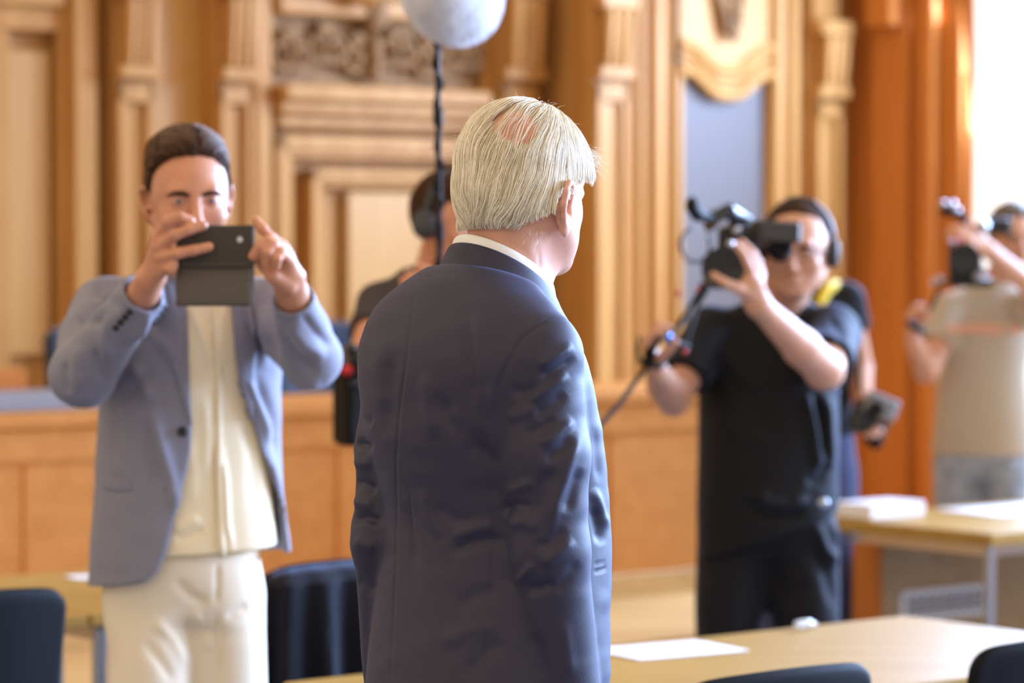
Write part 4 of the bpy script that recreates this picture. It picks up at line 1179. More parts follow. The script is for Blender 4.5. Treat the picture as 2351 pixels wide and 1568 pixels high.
for sx in (-1, 1):                               # eyes and brows
    m = MB(); c = H2 + M2.T @ (arr(sx * .032, .0832, .0005) * 1.03); m.ball(c, (.0125, .0100, .0052), 14, M2); e = m.build('eye', EYEW, man2)
    m = MB(); m.ball(c + M2.T @ arr(.001, .0082, 0), (.0052, .0045, .0030), 10, (M2[0], M2[2], M2[1])); m.build('iris', mat('blue_grey_iris', (.05, .08, .12), rough=.1) if sx < 0 else MATS['blue_grey_iris'], e)
    m = MB(); m.tube([H2 + M2.T @ (arr(sx * q, y, z) * 1.03) for q, y, z in ((.012, .0945, .0125), (.026, .0950, .0165), (.040, .0895, .0165), (.053, .0775, .0105))], [.0034, .0050, .0045, .0020], 8); m.build('eyebrow', HAIRB, man2)

def lo2(P): return (P - H2) @ M2.T / 1.03
skull2W = in_frame(skull2, H2, M2, 1.03)
def hair2(P):
    q = lo2(P)
    comb = np.sin(q[:, 0] * 420 + 6 * vnoise(q, 14, 8) + q[:, 2] * 60)
    off = .006 + .016 * np.clip((q[:, 2] - .05) / .06, 0, 1) + .0016 * comb + .003 * vnoise(q, 45, 2)
    off = off - .007 * np.exp(-((q[:, 0] + .012 - .1 * (q[:, 1] - .06)) / .0045) ** 2) * (q[:, 2] > .07)
    yf = np.interp(q[:, 2], [-.06, -.02, .000, .03, .060, .085, .12], [-.02, .002, .012, .020, .032, .060, .090]) + .004 * vnoise(q, 70, 12)
    lim = .060 + .020 * np.exp(-(q[:, 0] / .03) ** 2)
    yf = np.where(np.abs(q[:, 0]) > .045, yf, np.interp(q[:, 2], [.074, .088, .12], [.036, .070, .092]) + .004 * vnoise(q, 90, 14))
    off = off * (.20 + .80 * np.clip((yf - q[:, 1]) / .035, 0, 1) ** .7)
    d = skull2W(P) - off
    d = smax(d, q[:, 1] - yf, .003)
    d = smax(d, -.055 - q[:, 2], .006)
    for sx in (-1, 1): d = smax(d, -f_ell((sx * .085, -.006, -.012), (.016, .020, .034))(q), .004)
    return d * .9
sculpt_obj('hair', hair2, H2 - .15, H2 + .16, .003, HAIRB, man2)
hair2o = [o for o in man2.children if o.name.startswith('hair')][0]
R = np.random.default_rng(8); n0 = 9000
th_ = R.random(n0) * 2 * np.pi; cz = R.random(n0) * 1.4 - .4; sz = np.sqrt(np.clip(1 - cz ** 2, 0, 1))
q0 = arr(0, -.018, .030) + np.stack([sz * np.cos(th_) * .085, sz * np.sin(th_) * .108, cz * .100], 1)
k_ = (q0[:, 1] < np.where(np.abs(q0[:, 0]) > .045, np.interp(q0[:, 2], [-.06, -.02, 0, .03, .06, .085], [-.02, 0, .010, .018, .030, .055]), np.interp(q0[:, 2], [.07, .085, .1], [.03, .064, .082]))) & (q0[:, 2] > -.03) & ~((np.abs(q0[:, 0]) > .07) & (q0[:, 2] < .012) & (q0[:, 1] > -.03))
q0 = q0[k_][:5000]
def flow2(P):
    q = lo2(P); v = np.stack([np.sign(q[:, 0] + .012) * .5, -np.ones(len(q)) * 1.0, -.4 * np.clip((.07 - q[:, 2]) / .05, 0, 1) * 3], 1)
    return (v + vnoise(q, 40, 3)[:, None] * arr(.3, 0, .2)) @ M2
pth = grow(skull2W, H2 + (q0 * 1.03) @ M2, flow2, 8, .007, lambda t, P: .006 + .017 * np.clip((lo2(P)[:, 2] - .05) / .06, 0, 1) + .0015, seed=4, jitter=.10)
hair_mesh_strands('hair_strands', pth, np.tile(np.interp(np.linspace(0, 1, 8), [0, .7, 1], [1, .9, .3]), (len(pth), 1)) * .0004, hair_material('brown_strands', ((.05, .024, .012), (.20, .10, .055), (.085, .04, .02)), .45, .25), hair2o)

# blazer
JL = [(.955, .0, .0, .212, .150, .150), (1.03, 0, 0, .208, .148, .148), (1.19, .002, 0, .192, .142, .140), (1.37, -.002, 0, .184, .138, .130), (1.50, -.005, 0, .185, .122, .110), (1.57, 0, .0, .155, .085, .085), (1.62, .01, 0, .085, .066, .070), (1.645, .01, 0, .07, .06, .065)]
torsoJ = f_loft(T1, LY, JL, 2.3, .012)
def taperlist(P, key, col): return np.interp(P[:, 2], [k[0] for k in key][::-1] if key[0][0] > key[-1][0] else [k[0] for k in key], [k[1] for k in key][::-1] if key[0][0] > key[-1][0] else [k[1] for k in key])
zy = lambda y, Y=6.12: EYE - (y - HORIZ) / FPX * Y
xp = lambda x, Y=6.12: (x - CX) / FPX * Y
eL_ = sorted([(zy(y), xp(x)) for x, y in ((405, 560), (412, 650), (428, 720), (434, 850), (441, 980), (438, 1040), (424, 1100), (408, 1160), (396, 1210), (384, 1260), (362, 1310), (318, 1350), (290, 1365))])
eR_ = sorted([(zy(y), xp(x)) for x, y in ((505, 560), (520, 650), (526, 720), (536, 820), (552, 900), (582, 1000), (612, 1100), (642, 1210), (667, 1285), (690, 1340))])
def opening(P):
    xl = np.interp(P[:, 2], [k[0] for k in eL_], [k[1] for k in eL_]); xr = np.interp(P[:, 2], [k[0] for k in eR_], [k[1] for k in eR_])
    return np.maximum(np.maximum(xl - P[:, 0], P[:, 0] - xr), P[:, 1] - (T1[1] - .01))
S = SDF(); S.u(torsoJ)
S.u(f_caps(T1 + Z * 1.585, sR2 + Z * .012, .040, .050), .03); S.u(f_caps(T1 + Z * 1.585, sL2 + Z * .012, .040, .048), .03)
S.s(lambda P: torsoJ(P) + .011, .003)
S.s(opening, .005)
hem = f_plane(A_(250, 1345, 6.15), lr * .0 + arr(.16, 0, -1)); S.i(hem, .005)
S.s(f_plane(T1 + Z * 1.628 - lf * .06, -(lf * .7 + Z)), .004) if False else None
for a, b, c, r0, r1, r2, cuff in ((sR2, eR2, wR2, .070, .066, .043, 0), (sL2, eL2, wL2, .066, .060, .041, 1)):
    A = SDF(); m1 = (a + b) / 2
    A.u(f_caps(a, m1, r0, r0)); A.u(f_caps(m1, b, r0, r1), .02); A.u(f_caps(b, b * .45 + c * .55, r1, r2 + .008), .012); A.u(f_caps(b * .45 + c * .55, c + (c - b) * .05, r2 + .008, r2), .012)
    A.i(f_plane(c - nrm(c - b) * .004, nrm(c - b)), .003)
    A.s(f_caps(b, c + (c - b) * .3, r2 - .0045, r2 - .0045), .002) if False else None
    A.s(f_caps(c - nrm(c - b) * .05, c + (c - b) * .3, r2 - .006, r2 - .006), .002)
    S.u(A, .016)
def post_blazer(V, G):
    V = V + G * (vnoise(V, 8, 13) * .003 + vnoise(V * [1, 1, 1.6], 20, 15) * .0012)[:, None]
    fl = [([(232, 1090), (262, 1096), (300, 1098), (304, 1128), (272, 1132), (238, 1124)], 4, -.0022), ([(240, 960), (262, 1040), (300, 1130)], 14, .003),
          ([(345, 930), (365, 1010), (392, 1100), (408, 1190)], 16, .0075), ([(330, 960), (345, 1040), (368, 1130)], 16, -.005), ([(250, 930), (300, 900), (350, 860)], 16, -.006), ([(300, 830), (330, 880), (345, 930)], 16, .006),
          ([(300, 760), (345, 760), (385, 800), (420, 850)], 16, .005), ([(215, 650), (250, 680), (270, 720)], 14, -.006), ([(180, 690), (215, 705), (250, 700)], 12, .006), ([(176, 722), (212, 740), (246, 735)], 12, -.006),
          ([(215, 800), (230, 840), (238, 880)], 12, -.005), ([(180, 790), (175, 850), (185, 900)], 13, .005), ([(150, 830), (148, 870), (158, 905)], 11, -.005), ([(250, 720), (240, 780), (250, 830)], 13, .005),
          ([(290, 790), (320, 760), (345, 715)], 11, .006), ([(560, 850), (590, 930), (625, 1020)], 14, .008), ([(580, 860), (625, 960), (640, 1060)], 12, -.006), ([(615, 1040), (640, 1120), (655, 1210)], 10, .005),
          ([(545, 760), (580, 790), (630, 790)], 14, -.005), ([(640, 760), (680, 820), (730, 860)], 14, -.007), ([(660, 740), (700, 790), (750, 820)], 13, .007), ([(690, 720), (730, 770), (765, 800)], 11, -.005),
          ([(640, 870), (690, 885), (740, 880)], 12, .004), ([(600, 700), (610, 780), (600, 850)], 14, .005), ([(262, 900), (268, 1000), (262, 1060)], 12, -.003)]
    return strokes(V, G, [(p, w, a if w < 5 else a * 1.5) for p, w, a in fl])
blazerF = S
sculpt_obj('blazer', S, arr(-1.10, 5.78, .95), arr(-.28, 6.45, 1.67), .0045, BLAZER, man2, post=post_blazer)
blz = [o for o in man2.children if o.name.startswith('blazer')][0]
bz = lambda nm, a, b, lift=.0035, mt=BLAZER, **k: drape(nm, blazerF, a, b, lift, mt, blz, 5.86, 6.4, **k)
bz('lapel', [(392, 640), (414, 720), (424, 820), (434, 920), (438, 975)], [(338, 640), (330, 690), (362, 765), (402, 860), (436, 965)], .003, th=.004, nu=30, nv=7)
bz('lapel', [(528, 705), (532, 800), (546, 880), (572, 965)], [(580, 705), (592, 760), (580, 860), (576, 965)], .003, th=.004, nu=30, nv=7)
bz('pocket_flap', [(236, 1094), (270, 1100), (304, 1096)], [(238, 1122), (272, 1130), (305, 1126)], .002, th=.0035)
for (x, y) in ((423, 991), (394, 1124)): disc_on('button', blazerF, x - 4, y, .0105, .005, BLACKP, blz, 5.86, 6.4)
for k in range(4): disc_on('cuff_button', blazerF, 266 + k * 10.5, 752 - k * 12, .0065, .0045, BLACKP, blz, 5.7, 6.3)

# shirt, trousers
S = SDF(); shirtF = f_loft(T1 + lf * .0, LY, [(1.01, -.02, .015, .160, .125, .120), (1.15, -.015, .01, .156, .122, .115), (1.35, -.01, .005, .160, .118, .11), (1.50, 0, 0, .165, .105, .095), (1.58, 0, 0, .12, .07, .07), (1.625, 0, .005, .066, .058, .062)], 2.3, .008)
S.u(shirtF)
S.i(f_plane(A_(400, 1281, 6.1), arr(.06, 0, -1)), .004)
def post_shirt(V, G):
    V = V + G * (vnoise(V * [1, 1, .5], 14, 31) * .0035)[:, None]
    return strokes(V, G, [([(468, 705), (500, 800), (508, 860)], 8, -.006), ([(440, 705), (470, 790), (488, 850)], 9, .006), ([(505, 705), (506, 790), (512, 850)], 9, .007), ([(470, 900), (478, 1000), (470, 1100)], 14, .004), ([(500, 1000), (515, 1100), (520, 1200), (535, 1280)], 9, .007),
                          ([(495, 1010), (502, 1120), (508, 1230)], 8, -.004), ([(560, 950), (580, 1050), (590, 1180)], 14, -.005), ([(395, 1220), (430, 1200), (465, 1190)], 12, .006), ([(400, 1240), (440, 1230), (470, 1215)], 9, -.005), ([(430, 1000), (445, 1080), (440, 1160)], 14, .003)])
sculpt_obj('shirt', S, arr(-.90, 6.0, .98), arr(-.45, 6.45, 1.66), .005, CREAM, man2, post=post_shirt)
shirtW = S; sho = [o for o in man2.children if o.name.startswith('shirt')][0]
drape('button_placket', shirtW, [(486, 705), (496, 860), (494, 1050), (500, 1276)], [(500, 705), (510, 860), (510, 1050), (518, 1276)], .003, CREAM, sho, 5.95, 6.4, th=.002, nu=40, nv=3)
def post_tr(V, G):
    V = V + G * (vnoise(V, 12, 41) * .004)[:, None]
    return strokes(V, G, [([(400, 1330), (440, 1370), (480, 1390)], 12, -.006), ([(350, 1420), (400, 1470), (430, 1530)], 12, .006), ([(500, 1290), (500, 1340), (496, 1390)], 5, -.006), ([(496, 1400), (500, 1480), (505, 1568)], 6, -.006),
                          ([(440, 1400), (465, 1440), (480, 1500)], 10, .006), ([(520, 1420), (545, 1400), (570, 1390)], 9, -.004), ([(330, 1470), (370, 1520), (400, 1568)], 12, -.006)])
tr, pos, tF = trousers('trousers', man2, T1 + lf * .0, LY, .905, .078, CHINO, hip=(.158, .115, .12), top=1.10, h=.007, post=post_tr, feet=[(-.12, -.10), (.07, .10)], shift=(.012, .0), leg=(.088, .066, .05), stance=.1)
shoes(man2, pos, LY, LEATHER)

# the phone in its folding case (held, a thing of its own)
ph = thing('smartphone', A_(494, 560, PD), 'black smartphone in a dark folding wallet case held up before the face', 'phone')
CASE = mat('charcoal_case_leather', (.042, .034, .026), rough=.55, bump=(400, .3, (1, 1, 1))); CASEF = mat('grey_fabric_flap', (.115, .095, .072), rough=.85, bump=(700, .6, (1, 1, 1)))
m = MB(); c0, c1 = A_(404, 517, PD), A_(584, 602, PD); m.box((c0 + c1) / 2, (abs(c1[0] - c0[0]), .011, abs(c1[2] - c0[2])), None, .004); m.build('case_back', CASE, ph)
m = MB(); c0, c1 = A_(405, 603, PD), A_(584, 703, PD); ce = (c0 + c1) / 2; Lx, Lz = abs(c1[0] - c0[0]), abs(c1[2] - c0[2])
P = [[arr(ce[0] + (i / 10 - .5) * Lx, ce[1] + .003 - .012 * math.sin(math.pi * j / 8 * .5), ce[2] + Lz * (.5 - j / 8)) for j in range(9)] for i in range(11)]
m.grid(P); fl = m.build('case_flap', CASEF, ph); solidify(fl, .004, 0); fl['label'] = 'grey woven flap of the case'
m = MB(); c = A_(494, 606, PD - .006); m.box(c, (Lx, .006, .014), None, .003); m.build('fold_strip', CASE, ph)
m = MB(); c0 = A_(551, 550, PD - .0055); m.lathe(c0, -arr(0, 1, 0), [(0, .0055), (.0015, .0055), (.0018, .003), (.0010, 0)], 16); m.build('camera_lens', STEEL, ph)
m = MB(); c0, c1 = A_(410, 521, PD + .0065), A_(578, 598, PD + .0065); m.box((c0 + c1) / 2, (abs(c1[0] - c0[0]), .003, abs(c1[2] - c0[2])), None, .001); m.build('screen', BLACKP, ph)
# ================================================================== camera operators and the sound recordist
def headphones(root, HC_, HM_, s, mt=HPM, band=.101):
    o = thing('headphones', HC_ + HM_.T @ arr(0, 0, .1), None, 'headphones')
    m = MB(); P = []
    for k in range(21):
        a = math.pi * (k / 20) ; P.append(HC_ + HM_.T @ (arr(math.cos(a) * .093, -.010, .008 + math.sin(a) * (band + .022)) * s))
    m.tube(P, .009, 10); m.build('headband', mt, o)
    for sx in (-1, 1):
        m = MB(); c = HC_ + HM_.T @ (arr(sx * .088, -.010, -.008) * s); m.lathe(c, HM_[0] * sx, [(-.008, .030), (-.004, .038), (.010, .040), (.020, .034), (.024, .018), (.024, .001)], 20); m.build('ear_cup', mt, o)
    return o
def hair_cap(name, skull, HC_, HM_, s, root, mt, off=.010, front=.070, side=.020, low=-.05, top=.005, h=.0045, wave=300):
    def F_(P):
        q = (P - HC_) @ HM_.T / s
        yf = np.interp(q[:, 2], [-.06, -.01, .03, .06, .08, .12], [-.02, side * .4, side, front * .75, front, .09]) + .006 * vnoise(q, 50, 3)
        o_ = off + top * np.clip((q[:, 2] - .04) / .06, 0, 1) + .0016 * np.sin(q[:, 0] * wave + 7 * vnoise(q, 15, 5)) + .003 * vnoise(q, 40, 6)
        d = skull(P) - o_ * (.25 + .75 * np.clip((yf - q[:, 1]) / .035, 0, 1))
        d = smax(d, q[:, 1] - yf, .004); d = smax(d, low - q[:, 2], .006)
        for sx in (-1, 1): d = smax(d, -f_ell((sx * .085, -.006, -.012), (.016, .018, .030))(q), .004)
        return d * .9
    return sculpt_obj(name, F_, HC_ - .16, HC_ + .17, h, mt, root)
def tee(root, T, yaw, keys, arms, mt, hemz, h=.0065, p=2.25, post=None, name='t_shirt', trap=.02, hemp=None):
    """arms: (shoulder, elbow, fraction covered, radius)"""
    S = SDF(); S.u(f_loft(T, yaw, keys, p, .012))
    for (a, b, fr, r0) in arms:
        e = a + (b - a) * fr; A = SDF(); A.u(f_caps(a, e, r0, r0 * .98)); A.i(f_plane(e - nrm(b - a) * .004, nrm(b - a)), .004); S.u(f_caps(T + Z * (a[2] + trap), a, .052, r0 * .9), .03); S.u(A, .02)
    S.i(f_plane((0, 0, hemz), (0, 0, -1)) if hemp is None else hemp, .004)
    zt = keys[-1][0] if keys[-1][0] > keys[0][0] else keys[0][0]
    pf = post or (lambda V, G: V + G * (vnoise(V * [1, 1, .6], 11, 7) * .005)[:, None])
    return sculpt_obj(name, S, T + [-.42, -.55, hemz - .02], T + [.42, .30, zt + .05], h, mt, root, post=pf), S
def eyes(root, HC_, HM_, s, glasses=None):
    for sx in (-1, 1):
        m = MB(); c = HC_ + HM_.T @ (arr(sx * .032, .0832, .0005) * s); m.ball(c, (.0125 * s, .0100 * s, .0052 * s), 12, HM_); m.ball(c + HM_.T @ arr(0, .0082, 0), (.005, .005, .0035), 8, (HM_[0], HM_[2], HM_[1])); m.build('eye', EYED, root)
        m = MB(); m.tube([HC_ + HM_.T @ (arr(sx * q, y, z) * s) for q, y, z in ((.012, .0945, .0125), (.026, .0950, .0165), (.040, .0895, .0165), (.053, .0775, .0105))], [.0034, .0050, .0045, .0020], 8); m.build('eyebrow', HAIRB, root)

# ---------------- cameraman in black
T3 = arr(.724, 8.62, 0); Y3 = math.radians(-96); f3 = arr(math.cos(Y3), math.sin(Y3), 0); r3 = arr(math.sin(Y3), -math.cos(Y3), 0)
man3 = thing('person', T3, 'person in a black t-shirt with headphones and glasses looking into a video camera', 'person')
H3 = arr(.798, 8.53, 1.655); M3 = frameM(math.radians(-102), math.radians(-4), math.radians(3)); s3 = 1.07
hf3 = head_field(fat=.008, jaw_w=1.06); sk3 = head_field(fat=.008, ears=False, mouth=False)
sR3, eR3, wR3 = A_(1632, 758, 8.60), A_(1545, 915, 8.42), A_(1507, 848, 8.20)
sL3, eL3, wL3 = A_(1915, 765, 8.58), A_(1893, 850, 8.30), A_(1742, 700, 8.06)
S = SDF(); S.u(in_frame(hf3, H3, M3, s3)); nk = T3 + Z * 1.49 + f3 * .02 + arr(.03, 0, 0)
S.u(f_caps(H3 + M3.T @ arr(0, -.02, -.07), nk, .062, .068), .03); S.u(f_caps(H3 + M3.T @ arr(0, .045, -.085), nk + f3 * .02, .034, .05), .03)
S.u(f_loft(T3, Y3, [(.95, 0, 0, .15, .11, .11), (1.25, 0, 0, .15, .11, .10), (1.40, 0, 0, .16, .09, .09), (1.48, 0, 0, .10, .06, .06)], 2.2), .03)
S.u(f_caps(sR3, eR3, .048, .046), .02); S.u(f_caps(eR3, A_(1522, 885, 8.32), .048, .044), .012); S.u(f_caps(A_(1522, 885, 8.32), wR3, .044, .030), .012)
S.u(f_caps(sL3, eL3, .056, .054), .02); S.u(f_caps(eL3, eL3 * .65 + wL3 * .35, .052, .050), .015); S.u(f_caps(eL3 * .65 + wL3 * .35, wL3, .050, .031), .015)
def fing3(pts, rads): S.u(f_chain([A_(*p) for p in pts], rads, .004), .006)
S.u(f_ecaps(wL3, A_(1722, 655, 8.03), .031, .037, arr(1, 0, .4), .7), .02)
fing3([(1725, 650, 8.03), (1722, 618, 8.01), (1708, 585, 7.995), (1688, 560, 7.99)], [.020, .0135, .0115, .0100])
fing3([(1733, 650, 8.06), (1734, 610, 8.06), (1722, 578, 8.06), (1704, 556, 8.06)], [.019, .0135, .0115, .0100])
fing3([(1738, 652, 8.09), (1742, 615, 8.11), (1732, 585, 8.12), (1716, 568, 8.12)], [.018, .0130, .0110, .0100])
fing3([(1740, 660, 8.11), (1748, 628, 8.15), (1742, 602, 8.17), (1732, 588, 8.17)], [.016, .0115, .0100, .0090])
fing3([(1722, 672, 8.03), (1690, 660, 8.00), (1662, 648, 7.985), (1638, 632, 7.985)], [.021, .0150, .0120, .0100])
hand_ops(S, wR3, A_(1492, 790, 8.17) - wR3, arr(.75, -.1, -.1), -1, [(.75, 1.15, .8), (.8, 1.2, .8), (.85, 1.2, .8), (.9, 1.2, .8)], .02, (.35, .8, .9), .5, 1.05)
sculpt_obj('body', S, arr(.20, 7.92, .93), arr(1.12, 8.85, 1.86), .0048, SKINP, man3)
eyes(man3, H3, M3, s3)
hair_cap('hair', in_frame(sk3, H3, M3, s3), H3, M3, s3, man3, HAIRB, off=.006, front=.030, side=-.004, top=.002)
hp = headphones(man3, H3, M3, s3); tag(hp, 'grey headphones worn by the cameraman in black', 'headphones')
gl = thing('glasses', H3 + M3.T @ arr(0, .09, 0), 'thin dark-rimmed glasses on the cameraman in black', 'glasses')
for sx in (-1, 1):
    m = MB(); c = H3 + M3.T @ (arr(sx * .033, .101, -.003) * s3); P = [c + M3.T @ arr(.024 * math.cos(a), -.004 * abs(math.cos(a)) , .018 * math.sin(a)) for a in np.linspace(0, 2 * math.pi, 21)]; m.tube(P, .0018, 6, caps=False); m.build('rim', BLACKP, gl)
    m = MB(); m.tube([H3 + M3.T @ (arr(sx * .056, .098, 0) * s3), H3 + M3.T @ (arr(sx * .079, .06, .002) * s3), H3 + M3.T @ (arr(sx * .083, .0, .006) * s3)], .0018, 6); m.build('temple', BLACKP, gl)
m = MB(); m.tube([H3 + M3.T @ (arr(sx * .010, .103, 0) * s3) for sx in (-1, 0, 1)], .0016, 6); m.build('bridge', BLACKP, gl)
def post3(V, G):
    V = V + G * (vnoise(V * [1, 1, .6], 10, 17) * .006)[:, None]
    return strokes(V, G, [([(1850, 900), (1870, 1000), (1880, 1090)], 13, .020), ([(1895, 900), (1900, 1000), (1905, 1080)], 13, .020), ([(1872, 900), (1885, 980), (1892, 1060)], 9, -.020), ([(1850, 1110), (1880, 1100), (1900, 1060)], 12, -.012),
        ([(1745, 1120), (1760, 1155), (1810, 1160), (1860, 1140)], 13, .020), ([(1700, 1150), (1760, 1185), (1850, 1180)], 12, -.016), ([(1650, 800), (1700, 860), (1760, 900)], 20, .008), ([(1640, 950), (1700, 1000), (1780, 1020)], 20, .006), ([(1860, 740), (1880, 790), (1900, 820)], 12, .008), ([(1900, 720), (1930, 770), (1935, 820)], 10, -.006)])
tee(man3, T3, Y3, [(.72, 0, 0, .200, .150, .150), (.90, -.0, 0, .202, .154, .145), (1.00, 0, 0, .198, .155, .135), (1.20, 0, 0, .196, .150, .125), (1.35, 0, 0, .196, .130, .115), (1.42, -.005, .0, .185, .105, .10), (1.475, -.01, .0, .130, .080, .08), (1.515, -.03, .02, .080, .065, .065)],
    [(sR3, eR3, .72, .074), (sL3, eL3, .80, .078)], BTEE, .74, post=post3, hemp=f_plane(A_(1745, 1235, 8.6), (.36, 0, -1)))
m = MB(); m.tube([nk + arr(0, 0, .012) + (r3 * math.cos(a) * .080 + f3 * math.sin(a) * .078) - Z * .02 * math.sin(a) for a in np.linspace(0, 2 * math.pi, 29)], .006, 8, caps=False); m.build('neckband', BTEE, man3)
def postj(V, G): 
    V = V + G * (vnoise(V, 9, 23) * .008)[:, None]
    return strokes(V, G, [([(1870, 1200), (1890, 1260), (1925, 1300)], 13, .020), ([(1900, 1190), (1930, 1250), (1945, 1330)], 12, .010), ([(1860, 1250), (1900, 1320), (1920, 1400)], 14, -.012), ([(1780, 1300), (1800, 1370), (1860, 1340)], 14, -.010)])
tr, pos, _ = trousers('jeans', man3, T3, Y3, .80, .092, DJEAN, hip=(.190, .135, .145), top=.96, h=.010, post=postj, leg=(.108, .078, .062), feet=[(-.13, 0), (.14, .04)])
shoes(man3, pos, Y3, BLACKR)
clip = raycast(S, [1890], [1155], 8.2, 8.9)
m = MB(); m.ball(A_(1890, 1155, 8.435), (.017, .008, .014), 12); tag(m.build('belt_clip', STEEL, man3), 'shiny metal clip at the waistband')
# the video camera
vc = thing('video_camera', A_(1680, 620, 8.15), 'black shoulder video camera with round lens and viewfinder aimed at the grey-haired man', 'camera')
ax_l = nrm(arr(-.10, -1, -.04)); lc = A_(1664, 608, 8.20); sxv = nrm(np.cross(ax_l, Z)); uv = np.cross(sxv, ax_l)
m = MB(); m.box(A_(1694, 575, 8.36), (.105, .20, .135), (sxv, -ax_l, uv), .012); m.box(A_(1700, 508, 8.40), (.06, .16, .03), (sxv, -ax_l, uv), .01); m.build('body', BLACKP, vc)
m = MB(); m.lathe(lc - ax_l * .10, ax_l, [(0, .038), (.05, .040), (.055, .045), (.11, .045), (.115, .049), (.17, .049), (.175, .043), (.23, .046), (.285, .056), (.292, .056), (.288, .050), (.24, .036), (.235, .001)], 32); m.build('lens', BLACKP, vc)
m = MB(); m.lathe(lc + ax_l * .137, ax_l, [(0, .036), (.004, .030), (.008, .016), (.010, .001)], 28); m.build('front_glass', mat('coated_glass', (.01, .012, .03), rough=.05, coat=1), vc)
m = MB(); m.tube([A_(1628, 520, 8.30), A_(1640, 498, 8.22), A_(1672, 487, 8.25), A_(1704, 500, 8.35)], [.016, .022, .024, .016], 12); m.build('top_handle', BLACKP, vc)
m = MB(); m.tube([A_(1590, 474, 8.05), A_(1600, 492, 8.10), A_(1640, 505, 8.25)], [.017, .019, .010], 12); m.ball(A_(1589, 472, 8.04), (.019, .022, .024), 12); m.build('microphone', BLACKR, vc)
m = MB(); m.box(A_(1782, 532, 8.24), (.125, .075, .058), (nrm(arr(1, .25, -.05)), nrm(arr(-.25, 1, 0)), Z), .010); m.tube([A_(1700, 530, 8.30), A_(1735, 527, 8.27)], .014, 10); m.build('viewfinder', mat('viewfinder_plastic', (.03, .026, .022), rough=.5), vc)
m = MB(); m.tube([A_(1794, 560, 8.25), A_(1790, 572, 8.33)], [.030, .036], 16); m.build('eyecup', BLACKR, vc)
for p0, p1, r_ in (((1616, 655, 8.14), (1538, 778, 8.13), .0075), ((1606, 690, 8.20), (1574, 792, 8.16), .0065), ((1634, 640, 8.16), (1600, 700, 8.2), .009), ((1538, 782, 8.13), (1580, 800, 8.16), .011)):
    m = MB(); m.tube([A_(*p0), A_(*p1)], r_, 10); m.build('support_rod', BLACKP, vc)
m = MB(); m.tube([A_(1516, 765, 8.14), A_(1492, 800, 8.14), A_(1490, 835, 8.15)], [.014, .017, .015], 12); m.build('hand_grip', BLACKR, vc)
m = MB(); m.ball(A_(1533, 776, 8.11), (.012, .014, .020), 12); tag(m.build('grip_joint', mat('blue_highlight_metal', (.12, .22, .55), rough=.25, metal=.8), vc), 'grip joint with a blue highlight in its colour')  # blue highlight on the joint is painted into its colour
REDM = mat('red_plastic', (.6, .02, .02), rough=.35)
for p in ((1573, 807, 8.12), (1557, 674, 8.12), (1603, 664, 8.14)):
    m = MB(); m.ball(A_(*p), .008, 10); tag(m.build('red_knob', REDM, vc), 'small red knob')
m = MB()
P = [A_(1600 + 34 * math.cos(a) - 4, 562 + 40 * math.sin(a), 8.2 + .02 * math.sin(2 * a)) for a in np.linspace(-.6, 4.4, 26)]; m.tube(P, .0042, 8); m.build('cable_loop', mat('grey_cable', (.10, .12, .15), rough=.4), vc)
for p, r_ in (((1692, 530, 8.24), .014), ((1631, 648, 8.12), .013), ((1677, 560, 7.975), .010)):
    m = MB(); m.ball(A_(*p), r_, 12); m.build('metal_knob', STEEL, vc)
m = MB(); m.box(A_(1640, 650, 8.26), (.07, .20, .02), (sxv, -ax_l, uv), .005); m.build('base_plate', BLACKP, vc)
# cable
m = MB(); m.tube([A_(1486, 836, 8.15), A_(1478, 852, 8.14), A_(1452, 885, 8.1), A_(1420, 930, 8.0), A_(1376, 978, 7.9), A_(1310, 1030, 7.7), A_(1250, 1180, 7.6), A_(1240, 1420, 7.6), A_(1245, 1700, 7.6), A_(1260, 2030, 7.62)], .0070, 8)
tag(m.build('camera_cable', BLACKR), 'black cable running down from the grip of the black video camera', 'cable')
m = MB(); m.tube([A_(1468, 775, 8.16), A_(1462, 800, 8.13), A_(1468, 828, 8.12), A_(1486, 838, 8.11), A_(1512, 842, 8.12), A_(1524, 835, 8.15)], [.006, .007, .008, .008, .008, .007], 8)
m.build('hand_strap', BLACKR, vc)

# ---------------- sound recordist with the boom
T4 = arr(-.225, 8.03, 0); Y4 = math.radians(-52); f4 = arr(math.cos(Y4), math.sin(Y4), 0); r4 = arr(math.sin(Y4), -math.cos(Y4), 0)
man4 = thing('person', T4, 'person with headphones holding the boom pole, half hidden behind the dark suit', 'person')
H4 = arr(-.158, 7.95, 1.728); M4 = frameM(math.radians(-40), math.radians(-6), 0); s4 = .98
S = SDF(); S.u(in_frame(head_field(), H4, M4, s4)); nk = T4 + Z * 1.52 + f4 * .01
S.u(f_caps(H4 + M4.T @ arr(0, -.025, -.07), nk, .054, .060), .025); S.u(f_loft(T4, Y4, [(1.0, 0, 0, .13, .1, .1), (1.4, 0, 0, .15, .09, .09), (1.50, 0, 0, .10, .06, .06)], 2.2), .03)
sR4, eR4, wR4 = A_(872, 700, 8.02), A_(838, 815, 7.80), A_(985, 800, 7.62); sL4, eL4, wL4 = A_(1120, 715, 7.98), A_(1150, 840, 7.78), A_(1035, 690, 7.64)
for a, b, c in ((sR4, eR4, wR4), (sL4, eL4, wL4)): S.u(f_caps(a, b, .046, .042), .02); S.u(f_caps(b, c, .040, .028), .01)
hand_ops(S, wR4, arr(.9, -.3, .3), arr(0, 1, 0), 1, [(.8, 1.1, .7)] * 4, .02, (.5, .6, .6), .5); hand_ops(S, wL4, arr(-.9, -.3, .3), arr(0, 1, 0), -1, [(.8, 1.1, .7)] * 4, .02, (.5, .6, .6), .5)
